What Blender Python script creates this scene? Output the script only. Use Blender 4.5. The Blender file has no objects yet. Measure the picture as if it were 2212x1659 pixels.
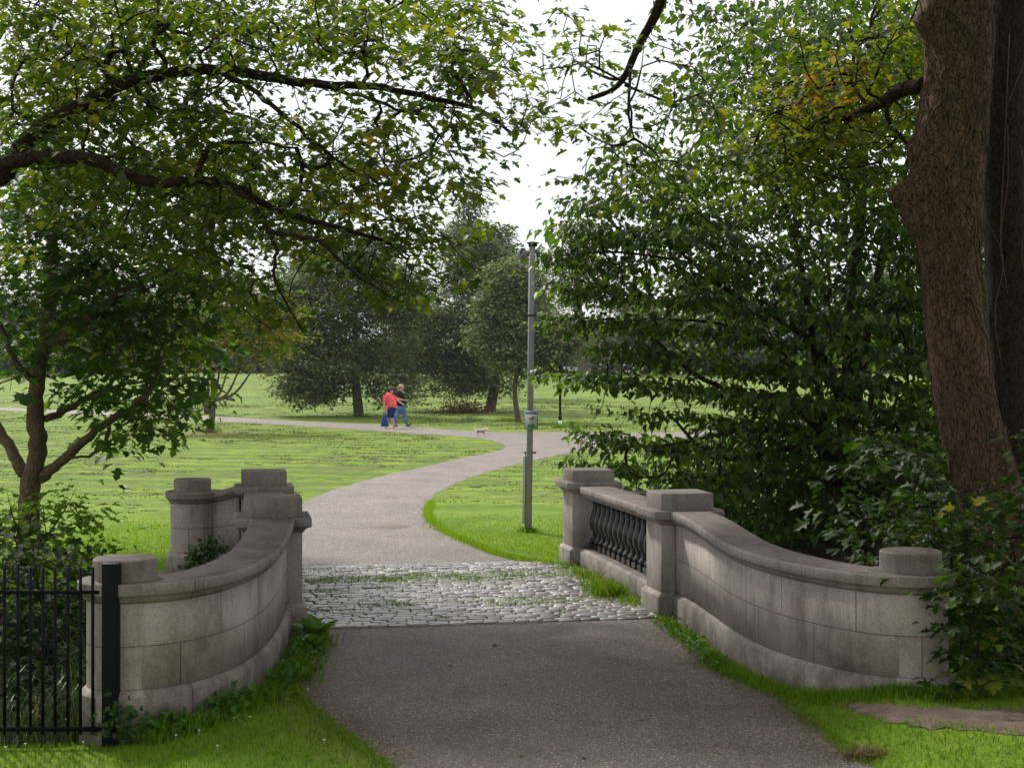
import bpy, bmesh, math
import numpy as np
from mathutils import Vector
RNG = np.random.default_rng(7)
SC = bpy.context.scene
COL = SC.collection
R = math.radians
# ------------------------------------------------------------------ camera frame used to place things
F, CX, HY, H = 3200.0, 1106.0, 805.0, 2.36
def P(px, py, Y): return np.array([(px-CX)/F*Y, Y, H-(py-HY)/F*Y])
def sm(t):
    t = np.clip(t, 0, 1); return t*t*(3-2*t)
def g(x, y):
    x = np.asarray(x, float); y = np.asarray(y, float)
    z = 0.0005*np.clip(y-66, 0, 67.3)**2
    dl = sm((y-9.75)/1.6)*sm((17.3-y)/1.3)*sm((-2.62-x)/0.7)
    dr = sm((y-11.8)/1.5)*sm((19.3-y)/1.6)*sm((x-2.45)/0.7)
    z = z-1.35*dl-1.5*dr
    z = z-0.12*sm((-1.9-x)/0.9)*sm((12.2-y)/1.2)*sm((y-6.5)/2.5)
    z = z+0.035*np.sin(x*0.21+1.3)*np.sin(y*0.13)*sm((y-20)/20)*(1-sm((y-90)/30))
    z = z+0.17*sm((x-1.95)/0.8)*sm((12.4-y)/1.5)*sm((y-6.5)/2.5)
    z = z+0.09*np.clip(8.0-y, 0, 14)
    return z
def G(px, py):
    lo, hi = 5.0, 132.0
    Y = np.linspace(5, 132, 2600)
    pr = HY+F*(H-g((px-CX)/F*Y, Y))/Y
    i = np.argmax(pr < py)
    if i == 0: i = len(Y)-1
    yy = Y[i]; x = (px-CX)/F*yy
    return np.array([x, yy, float(g(x, yy))])
# ------------------------------------------------------------------ object helpers
def link(o, parent=None):
    COL.objects.link(o)
    if parent is not None: o.parent = parent
    return o
def tag(o, label=None, cat=None, group=None, kind=None):
    if label: o['label'] = label
    if cat: o['category'] = cat
    if group: o['group'] = group
    if kind: o['kind'] = kind
    return o
def empty(name, loc=(0, 0, 0), rz=0.0):
    o = bpy.data.objects.new(name, None); o.location = loc; o.rotation_euler = (0, 0, rz)
    o.empty_display_size = 0.1
    return link(o)
def loc_in(parent, pts):
    """world points into the frame of an unscaled parent with z rotation only"""
    p = np.asarray(pts, float)-np.array(parent.location)
    a = -parent.rotation_euler[2]
    if abs(a) > 1e-9:
        c, s = math.cos(a), math.sin(a)
        p = np.stack([p[..., 0]*c-p[..., 1]*s, p[..., 0]*s+p[..., 1]*c, p[..., 2]], -1)
    return p
def mesh(name, verts, loops, totals, mat, parent=None, var=None, uv=None, smooth=False, world=True):
    verts = np.asarray(verts, np.float32)
    if parent is not None and world: verts = loc_in(parent, verts).astype(np.float32)
    me = bpy.data.meshes.new(name)
    loops = np.asarray(loops, np.int32).ravel(); totals = np.asarray(totals, np.int32)
    starts = np.concatenate([[0], np.cumsum(totals)[:-1]]).astype(np.int32)
    me.vertices.add(len(verts)); me.vertices.foreach_set('co', verts.ravel())
    me.loops.add(len(loops)); me.loops.foreach_set('vertex_index', loops)
    me.polygons.add(len(totals)); me.polygons.foreach_set('loop_start', starts)
    me.polygons.foreach_set('loop_total', totals)
    if smooth: me.polygons.foreach_set('use_smooth', np.ones(len(totals), bool))
    if var is not None:
        a = me.attributes.new('var', 'FLOAT', 'POINT'); a.data.foreach_set('value', np.asarray(var, np.float32))
    if uv is not None:
        l = me.uv_layers.new(name='UVMap'); l.data.foreach_set('uv', np.asarray(uv, np.float32)[loops].ravel())
    me.update(calc_edges=True); me.validate()
    me.materials.append(mat)
    return link(bpy.data.objects.new(name, me), parent)
class MB:
    """collects quads / polygons"""
    def __init__(s): s.v = []; s.l = []; s.t = []; s.n = 0; s.uv = []
    def add(s, v, faces, uv=None):
        v = np.asarray(v, float); s.v.append(v)
        for f in faces:
            s.l.extend([i+s.n for i in f]); s.t.append(len(f))
        s.uv.append(np.zeros((len(v), 2)) if uv is None else np.asarray(uv, float))
        s.n += len(v)
    def box(s, c, h, rz=0.0, tilt=0.0):
        c = np.array(c, float); h = np.array(h, float)
        q = np.array([[a, b, d] for d in (-1, 1) for b in (-1, 1) for a in (-1, 1)])*h
        if tilt:
            ct, st = math.cos(tilt), math.sin(tilt)
            q = np.stack([q[:, 0]*ct+q[:, 2]*st, q[:, 1], -q[:, 0]*st+q[:, 2]*ct], -1)
        cz, sz = math.cos(rz), math.sin(rz)
        q = np.stack([q[:, 0]*cz-q[:, 1]*sz, q[:, 0]*sz+q[:, 1]*cz, q[:, 2]], -1)+c
        s.add(q, [(0, 2, 3, 1), (4, 5, 7, 6), (0, 1, 5, 4), (2, 6, 7, 3), (0, 4, 6, 2), (1, 3, 7, 5)])
    def rings(s, rings, closed=True, cap=True, uv=None):
        k = len(rings[0]); n = len(rings); v = np.concatenate(rings); fs = []
        for i in range(n-1):
            for j in range(k if closed else k-1):
                a = i*k+j; b = i*k+(j+1) % k
                fs.append((a, b, b+k, a+k))
        if cap:
            fs.append(tuple(range(k))[::-1]); fs.append(tuple(range((n-1)*k, n*k)))
        s.add(v, fs, uv)
    def lathe(s, prof, c=(0, 0, 0), n=24, cap=True, uvr=None):
        a = np.arange(n)/n*2*math.pi; c = np.array(c, float)
        uv = None if uvr is None else np.concatenate([np.column_stack([np.minimum(a, 2*math.pi-a)*uvr+7.8, np.full(n, z-.24+2.9)]) for r, z in prof])
        s.rings([np.stack([np.cos(a)*r, np.sin(a)*r, np.full(n, z)], -1)+c for r, z in prof], cap=cap, uv=uv)
    def square(s, prof, c=(0, 0, 0), rz=0.0):
        c = np.array(c, float); cz, sz = math.cos(rz), math.sin(rz); rs = []
        for w, z in prof:
            q = np.array([(-w, -w), (w, -w), (w, w), (-w, w)])
            rs.append(np.stack([q[:, 0]*cz-q[:, 1]*sz, q[:, 0]*sz+q[:, 1]*cz, np.full(4, z)], -1)+c)
        s.rings(rs)
    def tube(s, pts, rad, n=8, jit=0.0, cap=True, rng=RNG):
        pts = np.asarray(pts, float); rad = np.broadcast_to(np.asarray(rad, float), (len(pts),))
        t = np.gradient(pts, axis=0); t /= np.linalg.norm(t, axis=1)[:, None]+1e-9
        ref = np.array([0, 0, 1.0]) if abs(t[0][2]) < 0.8 else np.array([0, 1.0, 0])
        u = np.cross(t[0], ref); u /= np.linalg.norm(u); rs = []; a = np.arange(n)/n*2*math.pi
        for i in range(len(pts)):
            u = u-t[i]*np.dot(u, t[i]); u /= np.linalg.norm(u)+1e-9; w = np.cross(t[i], u)
            rr = rad[i]*(1+(rng.normal(0, jit, n) if jit else 0))
            rs.append(pts[i]+np.outer(np.cos(a)*rr, u)+np.outer(np.sin(a)*rr, w))
        s.rings(rs, cap=cap)
    def build(s, name, mat, parent=None, world=True, smooth=False, bevel=0.0, uv=False):
        o = mesh(name, np.concatenate(s.v), s.l, s.t, mat, parent, world=world, smooth=smooth,
                 uv=np.concatenate(s.uv) if uv else None)
        if bevel:
            b = o.modifiers.new('bevel', 'BEVEL'); b.width = bevel; b.segments = 2; b.limit_method = 'ANGLE'; b.angle_limit = R(35)
        return o
def smooth_poly(pts, n=8):
    pts = np.asarray(pts, float); out = []
    q = np.vstack([2*pts[0]-pts[1], pts, 2*pts[-1]-pts[-2]])
    for i in range(1, len(q)-2):
        for t in np.arange(n)/n:
            a, b, c, d = q[i-1], q[i], q[i+1], q[i+2]
            out.append(0.5*((2*b)+(c-a)*t+(2*a-5*b+4*c-d)*t*t+(3*b-a-3*c+d)*t**3))
    out.append(pts[-1]); return np.array(out)
# ------------------------------------------------------------------ materials
class NT:
    def __init__(s, name):
        s.m = bpy.data.materials.new(name); s.m.use_nodes = True; s.t = s.m.node_tree
        s.t.nodes.clear(); s.out = s.n('ShaderNodeOutputMaterial')
    def n(s, typ, **k):
        x = s.t.nodes.new(typ)
        for a, b in k.items():
            if a == 'inp':
                for kk, vv in b.items():
                    if isinstance(vv, bpy.types.NodeSocket): s.t.links.new(vv, x.inputs[kk])
                    else: x.inputs[kk].default_value = vv
            else: setattr(x, a, b)
        return x
    def noise(s, vec, scale, detail=4, rough=0.55, dist=0.0):
        return s.n('ShaderNodeTexNoise', inp={'Vector': vec, 'Scale': scale, 'Detail': detail, 'Roughness': rough, 'Distortion': dist}).outputs['Fac']
    def ramp(s, fac, stops, interp='LINEAR'):
        x = s.n('ShaderNodeValToRGB', inp={'Fac': fac}); r = x.color_ramp; r.interpolation = interp
        while len(r.elements) < len(stops): r.elements.new(0.5)
        for e, (p, c) in zip(r.elements, stops):
            e.position = p; e.color = (*c, 1) if len(c) == 3 else c
        return x.outputs['Color']
    def mix(s, f, a, b, mode='MIX'):
        x = s.n('ShaderNodeMix', data_type='RGBA', blend_type=mode)
        for k, v in ((0, f), (6, a), (7, b)):
            if isinstance(v, bpy.types.NodeSocket): s.t.links.new(v, x.inputs[k])
            else: x.inputs[k].default_value = v if k == 0 else (*v, 1)
        return x.outputs[2]
    def math(s, op, a, b=0.0, clamp=False):
        x = s.n('ShaderNodeMath', operation=op, use_clamp=clamp)
        for k, v in ((0, a), (1, b)):
            if isinstance(v, bpy.types.NodeSocket): s.t.links.new(v, x.inputs[k])
            else: x.inputs[k].default_value = v
        return x.outputs[0]
    def bump(s, h, strength=0.5, dist=0.01, normal=None):
        i = {'Height': h, 'Strength': strength, 'Distance': dist}
        if normal is not None: i['Normal'] = normal
        return s.n('ShaderNodeBump', inp=i).outputs[0]
    def pos(s): return s.n('ShaderNodeNewGeometry').outputs['Position']
    def obj(s): return s.n('ShaderNodeTexCoord').outputs['Object']
    def attr(s, name='var'): return s.n('ShaderNodeAttribute', attribute_name=name).outputs['Fac']
    def bsdf(s, col, rough=0.6, normal=None, spec=0.5, metal=0.0):
        i = {'Base Color': col if isinstance(col, bpy.types.NodeSocket) else (*col, 1), 'Roughness': rough, 'Specular IOR Level': spec, 'Metallic': metal}
        if normal is not None: i['Normal'] = normal
        return s.n('ShaderNodeBsdfPrincipled', inp=i).outputs[0]
    def end(s, sh): s.t.links.new(sh, s.out.inputs['Surface']); return s.m
def plain(name, col, rough=0.6, spec=0.4, metal=0.0, var=0.12, scale=30):
    t = NT(name); n = t.noise(t.obj(), scale, 3)
    c = t.mix(n, tuple(x*(1-var) for x in col), tuple(min(1, x*(1+var)) for x in col))
    return t.end(t.bsdf(c, rough, t.bump(n, 0.15, 0.004), spec, metal))
def leafmat(name, stops, trans=1.6, rough=0.5, tmix=0.42, spec=0.25):
    t = NT(name); c = t.ramp(t.attr(), stops)
    tc = t.mix(1.0, c, (trans, trans*1.05, trans*0.55), 'MULTIPLY')
    a = t.bsdf(c, rough, None, spec); b = t.n('ShaderNodeBsdfTranslucent', inp={'Color': tc}).outputs[0]
    x = t.n('ShaderNodeMixShader', inp={0: tmix, 1: a, 2: b})
    return t.end(x.outputs[0])
M = {}
def build_mats():
    # field grass
    t = NT('field_grass'); p = t.pos()
    big = t.noise(p, 0.09, 3, 0.5); mid = t.noise(p, 0.75, 6, 0.62, 0.3); fine = t.noise(p, 14, 3, 0.6); tiny = t.noise(p, 70, 2, 0.6)
    base = t.ramp(mid, [(0.28, (0.125, 0.225, 0.009)), (0.5, (0.2, 0.315, 0.02)), (0.72, (0.31, 0.39, 0.055))])
    base = t.mix(t.ramp(fine, [(0.35, (0, 0, 0)), (0.7, (1, 1, 1))]), t.mix(1.0, base, (0.72, 0.78, 0.7), 'MULTIPLY'), base)
    sx = t.n('ShaderNodeSeparateXYZ', inp={0: p})
    far = t.n('ShaderNodeMapRange', inp={0: sx.outputs[1], 1: 20.0, 2: 34.0}).outputs[0]
    vf = t.n('ShaderNodeMapRange', inp={0: sx.outputs[1], 1: 60.0, 2: 110.0}).outputs[0]
    base = t.mix(t.math('MULTIPLY', vf, 0.6), base, (0.21, 0.31, 0.065))
    clip = t.noise(p, 2.2, 8, 0.68, 0.4); clip2 = t.noise(p, 0.33, 4, 0.6)
    wv = t.n('ShaderNodeTexWave', wave_type='BANDS', bands_direction='Y', inp={'Vector': t.n('ShaderNodeMapping', inp={'Vector': p, 'Rotation': (0, 0, .16)}).outputs[0], 'Scale': 0.19, 'Distortion': 2.2, 'Detail': 3.0, 'Detail Scale': .6}).outputs['Fac']
    clip = t.math('ADD', clip, t.math('MULTIPLY', t.math('SUBTRACT', wv, 0.5), 0.16))
    cm = t.ramp(t.math('ADD', clip, t.math('MULTIPLY', t.math('SUBTRACT', clip2, 0.5), 0.55)), [(0.47, (0, 0, 0)), (0.60, (1, 1, 1))])
    cm = t.math('MULTIPLY', t.math('MULTIPLY', cm, far), 0.88)
    ccol = t.ramp(t.noise(p, 5, 4), [(0.3, (0.06, 0.08, 0.02)), (0.5, (0.14, 0.175, 0.05)), (0.72, (0.19, 0.18, 0.08))])
    c = t.mix(cm, base, ccol)
    # worn earth round the small tree
    d = t.n('ShaderNodeVectorMath', operation='DISTANCE', inp={0: p, 1: (-12.4, 56.5, 0)}).outputs['Value']
    dd = t.math('ADD', d, t.math('MULTIPLY', t.noise(p, 0.9, 4), 4.0))
    w = t.n('ShaderNodeMapRange', inp={0: dd, 1: 5.6, 2: 3.2}).outputs[0]
    c = t.mix(t.math('MULTIPLY', w, 0.75), c, (0.2, 0.17, 0.06))
    nb = t.bump(t.math('ADD', t.math('ADD', fine, t.math('MULTIPLY', tiny, 0.6)), t.math('MULTIPLY', cm, 1.5)), 0.9, 0.05)
    M['field'] = t.end(t.bsdf(c, 0.8, nb, 0.15))
    # dark soil of ditch and deck; also painted shade behind the right wall
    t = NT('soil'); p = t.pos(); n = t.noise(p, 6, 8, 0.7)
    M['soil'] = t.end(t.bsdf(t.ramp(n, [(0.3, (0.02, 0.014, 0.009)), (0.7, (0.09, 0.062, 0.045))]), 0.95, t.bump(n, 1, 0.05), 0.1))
    t = NT('dirt_track'); p = t.pos(); n = t.noise(p, 9, 8, 0.7); n2 = t.noise(p, 60, 4, 0.7)
    M['dirt'] = t.end(t.bsdf(t.ramp(t.math('ADD', t.math('MULTIPLY', n, 0.6), t.math('MULTIPLY', n2, 0.4)), [(0.35, (0.11, 0.078, 0.06)), (0.65, (0.29, 0.215, 0.18))]), 0.95, t.bump(n2, 0.8, 0.02), 0.1))
    # asphalt
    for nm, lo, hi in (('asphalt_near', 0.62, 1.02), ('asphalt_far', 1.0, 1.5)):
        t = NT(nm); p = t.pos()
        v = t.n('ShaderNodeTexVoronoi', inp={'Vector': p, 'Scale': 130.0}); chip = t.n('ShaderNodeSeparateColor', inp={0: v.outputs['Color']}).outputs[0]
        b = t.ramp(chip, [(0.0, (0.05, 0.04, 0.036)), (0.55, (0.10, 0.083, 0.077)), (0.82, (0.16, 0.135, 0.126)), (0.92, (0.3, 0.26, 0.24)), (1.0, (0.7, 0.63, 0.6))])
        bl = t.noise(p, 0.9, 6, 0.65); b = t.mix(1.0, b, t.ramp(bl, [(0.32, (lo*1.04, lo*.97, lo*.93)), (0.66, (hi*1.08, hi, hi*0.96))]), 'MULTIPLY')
        st = t.noise(p, 2.7, 8, 0.72, 0.4)
        f = t.ramp(st, [(0.54, (0, 0, 0)), (0.72, (1, 1, 1))])
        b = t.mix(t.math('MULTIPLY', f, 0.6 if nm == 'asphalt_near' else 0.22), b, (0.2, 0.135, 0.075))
        n2 = t.noise(p, 160, 3, 0.7)
        M[nm] = t.end(t.bsdf(b, 0.62, t.bump(t.math('ADD', chip, n2), 0.9, 0.006), 0.45))
    # granite
    for nm, k, bw in (('granite', (1.22, 1.0), 0.78), ('granite_plain', (1.12, 1.0), 0), ('granite_coping', (0.8, 0.6), 0.9), ('granite_cap', (0.74, 0.72), 0)):
        t = NT(nm); o = t.pos()
        sp = t.noise(o, 150, 3, 0.8); sp2 = t.noise(o, 55, 3, 0.6); st = t.noise(o, 1.6, 7, 0.7); 
        mp = t.n('ShaderNodeMapping', inp={'Vector': o, 'Scale': (6.0, 6.0, 0.9)}).outputs[0]; streak = t.noise(mp, 1.0, 6, 0.65)
        c = t.ramp(sp, [(0.28, (0.13, 0.115, 0.11)), (0.44, (0.37, 0.335, 0.318)), (0.6, (0.48, 0.435, 0.415)), (0.75, (0.68, 0.62, 0.60))])
        c = t.mix(1.0, c, t.ramp(sp2, [(0.3, (0.8, 0.78, 0.78)), (0.7, (1.08, 1.05, 1.05))]), 'MULTIPLY')
        c = t.mix(1.0, c, t.ramp(st, [(0.3, (0.5, 0.47, 0.43)), (0.46, (0.9, 0.88, 0.85)), (0.62, (1.12, 1.1, 1.08)), (0.75, (1.2, 1.18, 1.16))]), 'MULTIPLY')
        c = t.mix(t.math('MULTIPLY', t.ramp(streak, [(0.5, (0, 0, 0)), (0.66, (1, 1, 1))]), 0.4), c, (0.10, 0.085, 0.065))
        gz = t.n('ShaderNodeSeparateXYZ', inp={0: o}).outputs[2]
        low = t.n('ShaderNodeMapRange', inp={0: t.math('ADD', gz, t.math('MULTIPLY', t.noise(o, 4, 7, 0.75), -0.9)), 1: -0.2, 2: -0.48}).outputs[0]
        c = t.mix(t.math('MULTIPLY', low, 0.75), c, (0.045, 0.048, 0.022))
        nz = t.n('ShaderNodeSeparateXYZ', inp={0: t.n('ShaderNodeNewGeometry').outputs['True Normal']}).outputs[2]
        top = t.math('MULTIPLY', t.math('GREATER_THAN', nz, 0.75), t.ramp(t.noise(o, 3.5, 6, 0.7), [(0.25, (1, 1, 1)), (0.8, (0.65, 0.65, 0.65))]))
        c = t.mix(top, c, t.mix(1.0, c, (k[1]*0.75, k[1]*0.69, k[1]*0.69), 'MULTIPLY'))
        h = t.math('ADD', sp, t.math('MULTIPLY', sp2, 0.6))
        if bw:
            uv = t.n('ShaderNodeUVMap').outputs[0]
            br = t.n('ShaderNodeTexBrick', offset=0.5, inp={'Vector': uv, 'Color1': (0, 0, 0, 1), 'Color2': (1, 1, 1, 1), 'Mortar': (0.5, 0.5, 0.5, 1), 'Scale': 1.0, 'Mortar Size': 0.0045, 'Mortar Smooth': 0.3, 'Brick Width': bw, 'Row Height': 0.29 if nm == 'granite' else 5.0})
            f = br.outputs['Fac']; tone = t.n('ShaderNodeSeparateColor', inp={0: br.outputs['Color']}).outputs[0]
            c = t.mix(t.math('MULTIPLY', f, 0.75), c, (0.07, 0.055, 0.04))
            h = t.math('SUBTRACT', h, t.math('MULTIPLY', f, 3.0))
        M[nm] = t.end(t.bsdf(t.mix(1.0, c, (k[0]*1.0, k[0]*1.0, k[0]*1.0), 'MULTIPLY'), 0.82, t.bump(h, 0.45, 0.004), 0.3))
    # setts: worn polished tops
    t = NT('sett_stone'); p = t.pos(); a = t.attr(); n = t.noise(p, 60, 4, 0.7); n2 = t.noise(p, 9, 5)
    c = t.ramp(a, [(0, (0.13, 0.115, 0.112)), (0.6, (0.28, 0.25, 0.248)), (1, (0.42, 0.37, 0.365))]); c = t.mix(1.0, c, t.ramp(n2, [(0.3, (0.7, 0.7, 0.7)), (0.7, (1.1, 1.1, 1.1))]), 'MULTIPLY')
    M['sett'] = t.end(t.bsdf(c, 0.3, t.bump(n, 0.35, 0.004), 0.85))
    # bark
    for nm, a_, b_, s in (('bark_big', (0.02, 0.012, 0.009), (0.205, 0.118, 0.09), 1.15), ('bark_dark', (0.012, 0.008, 0.006), (0.065, 0.042, 0.031), 1.6), ('bark_maple', (0.07, 0.042, 0.028), (0.21, 0.14, 0.10), 2.0), ('bark_far', (0.05, 0.04, 0.03), (0.15, 0.12, 0.09), 1.0)):
        t = NT(nm); p = t.pos(); mp = t.n('ShaderNodeMapping', inp={'Vector': p, 'Scale': (15*s, 15*s, 5.5*s)}).outputs[0]
        n = t.noise(mp, 1.0, 8, 0.7, 0.6); v = t.n('ShaderNodeTexVoronoi', feature='DISTANCE_TO_EDGE', inp={'Vector': t.n('ShaderNodeVectorMath', operation='ADD', inp={0: mp, 1: t.n('ShaderNodeVectorMath', operation='SCALE', inp={0: t.n('ShaderNodeTexNoise', inp={'Vector': mp, 'Scale': 1.1, 'Detail': 4.0}).outputs['Color'], 'Scale': 1.6}).outputs[0]}).outputs[0], 'Scale': 1.5}).outputs['Distance']
        cr = t.ramp(v, [(0.0, (0, 0, 0)), (0.12, (1, 1, 1))])
        f = t.math('MULTIPLY', n, t.math('ADD', t.math('MULTIPLY', cr, 0.5), 0.5))
        moss = t.ramp(t.noise(p, 2.3, 5), [(0.58, (0, 0, 0)), (0.75, (1, 1, 1))])
        c = t.mix(t.math('MULTIPLY', moss, 0.3), t.ramp(f, [(0.2, a_), (0.58, b_)]), (0.06, 0.065, 0.02))
        M[nm] = t.end(t.bsdf(c, 0.9, t.bump(f, 1.0, 0.03), 0.15))
    M['vine'] = plain('vine_stem', (0.13, 0.08, 0.065), 0.9, 0.1)
    # leaves
    M['maple'] = leafmat('maple_leaf', [(0, (0.019, 0.042, 0.006)), (0.4, (0.052, 0.086, 0.006)), (0.7, (0.12, 0.14, 0.009)), (0.9, (0.19, 0.175, 0.014)), (1, (0.27, 0.13, 0.02))], 2.5)
    M['mapledark'] = leafmat('maple_leaf_green', [(0, (0.013, 0.035, 0.007)), (0.6, (0.032, 0.07, 0.008)), (0.88, (0.08, 0.125, 0.009)), (0.97, (0.22, 0.22, 0.02)), (1, (0.32, 0.13, 0.02))], 2.8, tmix=0.48)
    M['lime'] = leafmat('heart_leaf', [(0, (0.013, 0.029, 0.005)), (0.6, (0.038, 0.074, 0.009)), (0.9, (0.10, 0.155, 0.016)), (0.985, (0.14, 0.18, 0.02)), (1, (0.16, 0.04, 0.015))], 2.7, 0.42, 0.38, 0.2)
    M['shrub'] = leafmat('shrub_leaf', [(0, (0.010, 0.026, 0.005)), (0.6, (0.026, 0.058, 0.007)), (0.93, (0.07, 0.13, 0.012)), (1, (0.24, 0.22, 0.02))], 1.9, 0.5, 0.3, 0.15)
    M['weedleaf'] = leafmat('bush_leaf', [(0, (0.04, 0.095, 0.008)), (0.6, (0.085, 0.16, 0.01)), (1, (0.17, 0.25, 0.02))], 1.9, 0.7, 0.45, 0.1)
    M['thicket'] = leafmat('dark_shade_leaf', [(0, (0.008, 0.022, 0.006)), (0.7, (0.02, 0.05, 0.008)), (1, (0.05, 0.09, 0.012))], 1.5, 0.7, 0.25, 0.1)  # shade of the hollows put into a near-black leaf colour
    M['oak'] = leafmat('oak_leaf', [(0, (0.05, 0.08, 0.025)), (0.6, (0.12, 0.16, 0.055)), (1, (0.24, 0.28, 0.11))], 1.2, 0.7, 0.25, 0.15)
    M['oaklight'] = leafmat('light_oak_leaf', [(0, (0.11, 0.14, 0.05)), (0.6, (0.18, 0.215, 0.08)), (1, (0.28, 0.31, 0.13))], 1.2, 0.7, 0.25, 0.15)
    M['golden'] = leafmat('golden_leaf', [(0, (0.10, 0.13, 0.02)), (0.5, (0.2, 0.21, 0.03)), (0.85, (0.32, 0.25, 0.04)), (1, (0.42, 0.22, 0.04))], 1.6, .8, .4, .1)
    M['woods'] = leafmat('far_leaf', [(0, (0.06, 0.09, 0.04)), (0.6, (0.12, 0.155, 0.065)), (1, (0.2, 0.24, 0.11))], 1.1, 0.7, 0.2, 0.15)
    M['ivy'] = leafmat('ivy_leaf', [(0, (0.012, 0.04, 0.012)), (0.7, (0.035, 0.09, 0.015)), (1, (0.08, 0.14, 0.03))], 1.3, 0.35, 0.2)
    M['weed'] = leafmat('weed_leaf', [(0, (0.04, 0.11, 0.012)), (0.6, (0.085, 0.2, 0.015)), (1, (0.16, 0.28, 0.02))], 1.5, 0.5, 0.3)
    M['blade'] = leafmat('grass_blade', [(0, (0.07, 0.14, 0.006)), (0.5, (0.14, 0.26, 0.008)), (0.9, (0.22, 0.34, 0.016)), (1, (0.34, 0.33, 0.09))], 1.3, 0.6, 0.35, 0.2)
    M['sunblade'] = leafmat('sunny_grass_blade', [(0, (0.16, 0.29, 0.012)), (0.5, (0.24, 0.39, 0.02)), (1, (0.34, 0.46, 0.06))], 1.25, 0.8, 0.35, 0.1)  # brighter copy of the grass blade; sunlight is put into the colour
    M['sedge'] = leafmat('tall_grass_blade', [(0, (0.02, 0.045, 0.01)), (0.6, (0.055, 0.10, 0.02)), (0.9, (0.11, 0.16, 0.04)), (1, (0.25, 0.18, 0.07))], 1.3, 0.35, 0.25)
    M['dry'] = leafmat('dry_grass', [(0, (0.09, 0.065, 0.03)), (0.6, (0.2, 0.15, 0.07)), (1, (0.33, 0.26, 0.13))], 1.0, 0.8, 0.15)
    M['clip'] = leafmat('cut_grass', [(0, (0.075, 0.10, 0.025)), (0.6, (0.13, 0.165, 0.04)), (1, (0.22, 0.21, 0.09))], 1.0, 0.8, 0.15)
    M['deadleaf'] = leafmat('dead_leaf', [(0, (0.06, 0.03, 0.015)), (1, (0.16, 0.075, 0.035))], 1.0, 0.7, 0.15)
    M['petal'] = plain('daisy_petal', (0.8, 0.8, 0.76), 0.7)
    # others
    M['iron'] = plain('black_painted_iron', (0.014, 0.014, 0.016), 0.32, 0.55, 0, 0.3, 60)
    M['fenceiron'] = plain('fence_black_paint', (0.006, 0.006, 0.007), 0.55, 0.15, 0, 0.3, 60)
    M['galv'] = plain('galvanised_steel', (0.62, 0.64, 0.68), 0.5, 0.4, 0.0, 0.12, 18)
    M['galvdark'] = plain('painted_steel_face', (0.36, 0.33, 0.41), 0.7, 0.3, 0.0, 0.2, 18)
    M['darkmetal'] = plain('dark_metal', (0.05, 0.05, 0.055), 0.5)
    M['signwhite'] = plain('sign_white', (0.85, 0.84, 0.9), 0.5, var=0.03)
    M['signblue'] = plain('sign_blue', (0.09, 0.17, 0.26), 0.5, var=0.05)
    M['signteal'] = plain('sign_teal', (0.03, 0.2, 0.2), 0.5, var=0.05)
    M['signgreen'] = plain('sign_green', (0.02, 0.26, 0.13), 0.5, var=0.05)
    M['signtan'] = plain('sign_cream', (0.7, 0.66, 0.55), 0.5, var=0.05)
    M['signblack'] = plain('sign_black', (0.015, 0.015, 0.015), 0.5)
    M['signred'] = plain('sign_red', (0.3, 0.03, 0.03), 0.5)
    M['navy'] = plain('dark_navy_plate', (0.03, 0.035, 0.055), 0.4)
    M['white'] = plain('white_paint', (0.8, 0.8, 0.82), 0.5, var=0.03)
    M['skin'] = plain('skin', (0.52, 0.29, 0.22), 0.55, var=0.06)
    M['coral'] = plain('coral_cotton', (0.85, 0.115, 0.13), 0.85, 0.1, var=0.08)
    M['blackcotton'] = plain('black_cotton', (0.012, 0.012, 0.014), 0.85, 0.1)
    M['navycloth'] = plain('navy_cloth', (0.018, 0.03, 0.13), 0.85, 0.1)
    t = NT('denim'); n = t.noise(t.obj(), 7, 4); M['denim'] = t.end(t.bsdf(t.ramp(n, [(0.35, (0.035, 0.10, 0.24)), (0.65, (0.14, 0.27, 0.46))]), 0.85, None, 0.1))
    M['hairdark'] = plain('dark_hair', (0.018, 0.008, 0.012), 0.5)
    M['hairblond'] = plain('blond_hair', (0.42, 0.28, 0.15), 0.5, var=0.3, scale=60)
    M['sandal'] = plain('straw_shoe', (0.75, 0.52, 0.22), 0.7)
    M['bagblue'] = plain('blue_bag_cloth', (0.008, 0.055, 0.2), 0.75)
    M['dogfur'] = None
    t = NT('dog_fur'); p = t.obj(); z = t.n('ShaderNodeSeparateXYZ', inp={0: p}); n = t.noise(p, 22, 4)
    k = t.math('ADD', z.outputs[2], t.math('MULTIPLY', t.math('SUBTRACT', n, 0.5), 0.08))
    side = t.ramp(k, [(0.0, (0.62, 0.47, 0.36)), (0.13, (0.5, 0.36, 0.28)), (0.17, (0.2, 0.15, 0.16)), (0.25, (0.36, 0.31, 0.33)), (0.285, (0.75, 0.68, 0.55))])
    hd = t.n('ShaderNodeMapRange', inp={0: z.outputs[0], 1: 0.09, 2: 0.14}).outputs[0]; tl = t.n('ShaderNodeMapRange', inp={0: z.outputs[0], 1: -0.15, 2: -0.19}).outputs[0]
    M['dogfur'] = t.end(t.bsdf(t.mix(t.math('MAXIMUM', hd, tl), side, (0.78, 0.66, 0.5)), 0.9, t.bump(n, 0.6, 0.01), 0.1))
    t = NT('stream_water'); M['water'] = t.end(t.bsdf((0.02, 0.02, 0.012), 0.06, t.bump(t.noise(t.pos(), 5, 3), 0.15, 0.02), 0.5))
build_mats()
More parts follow.
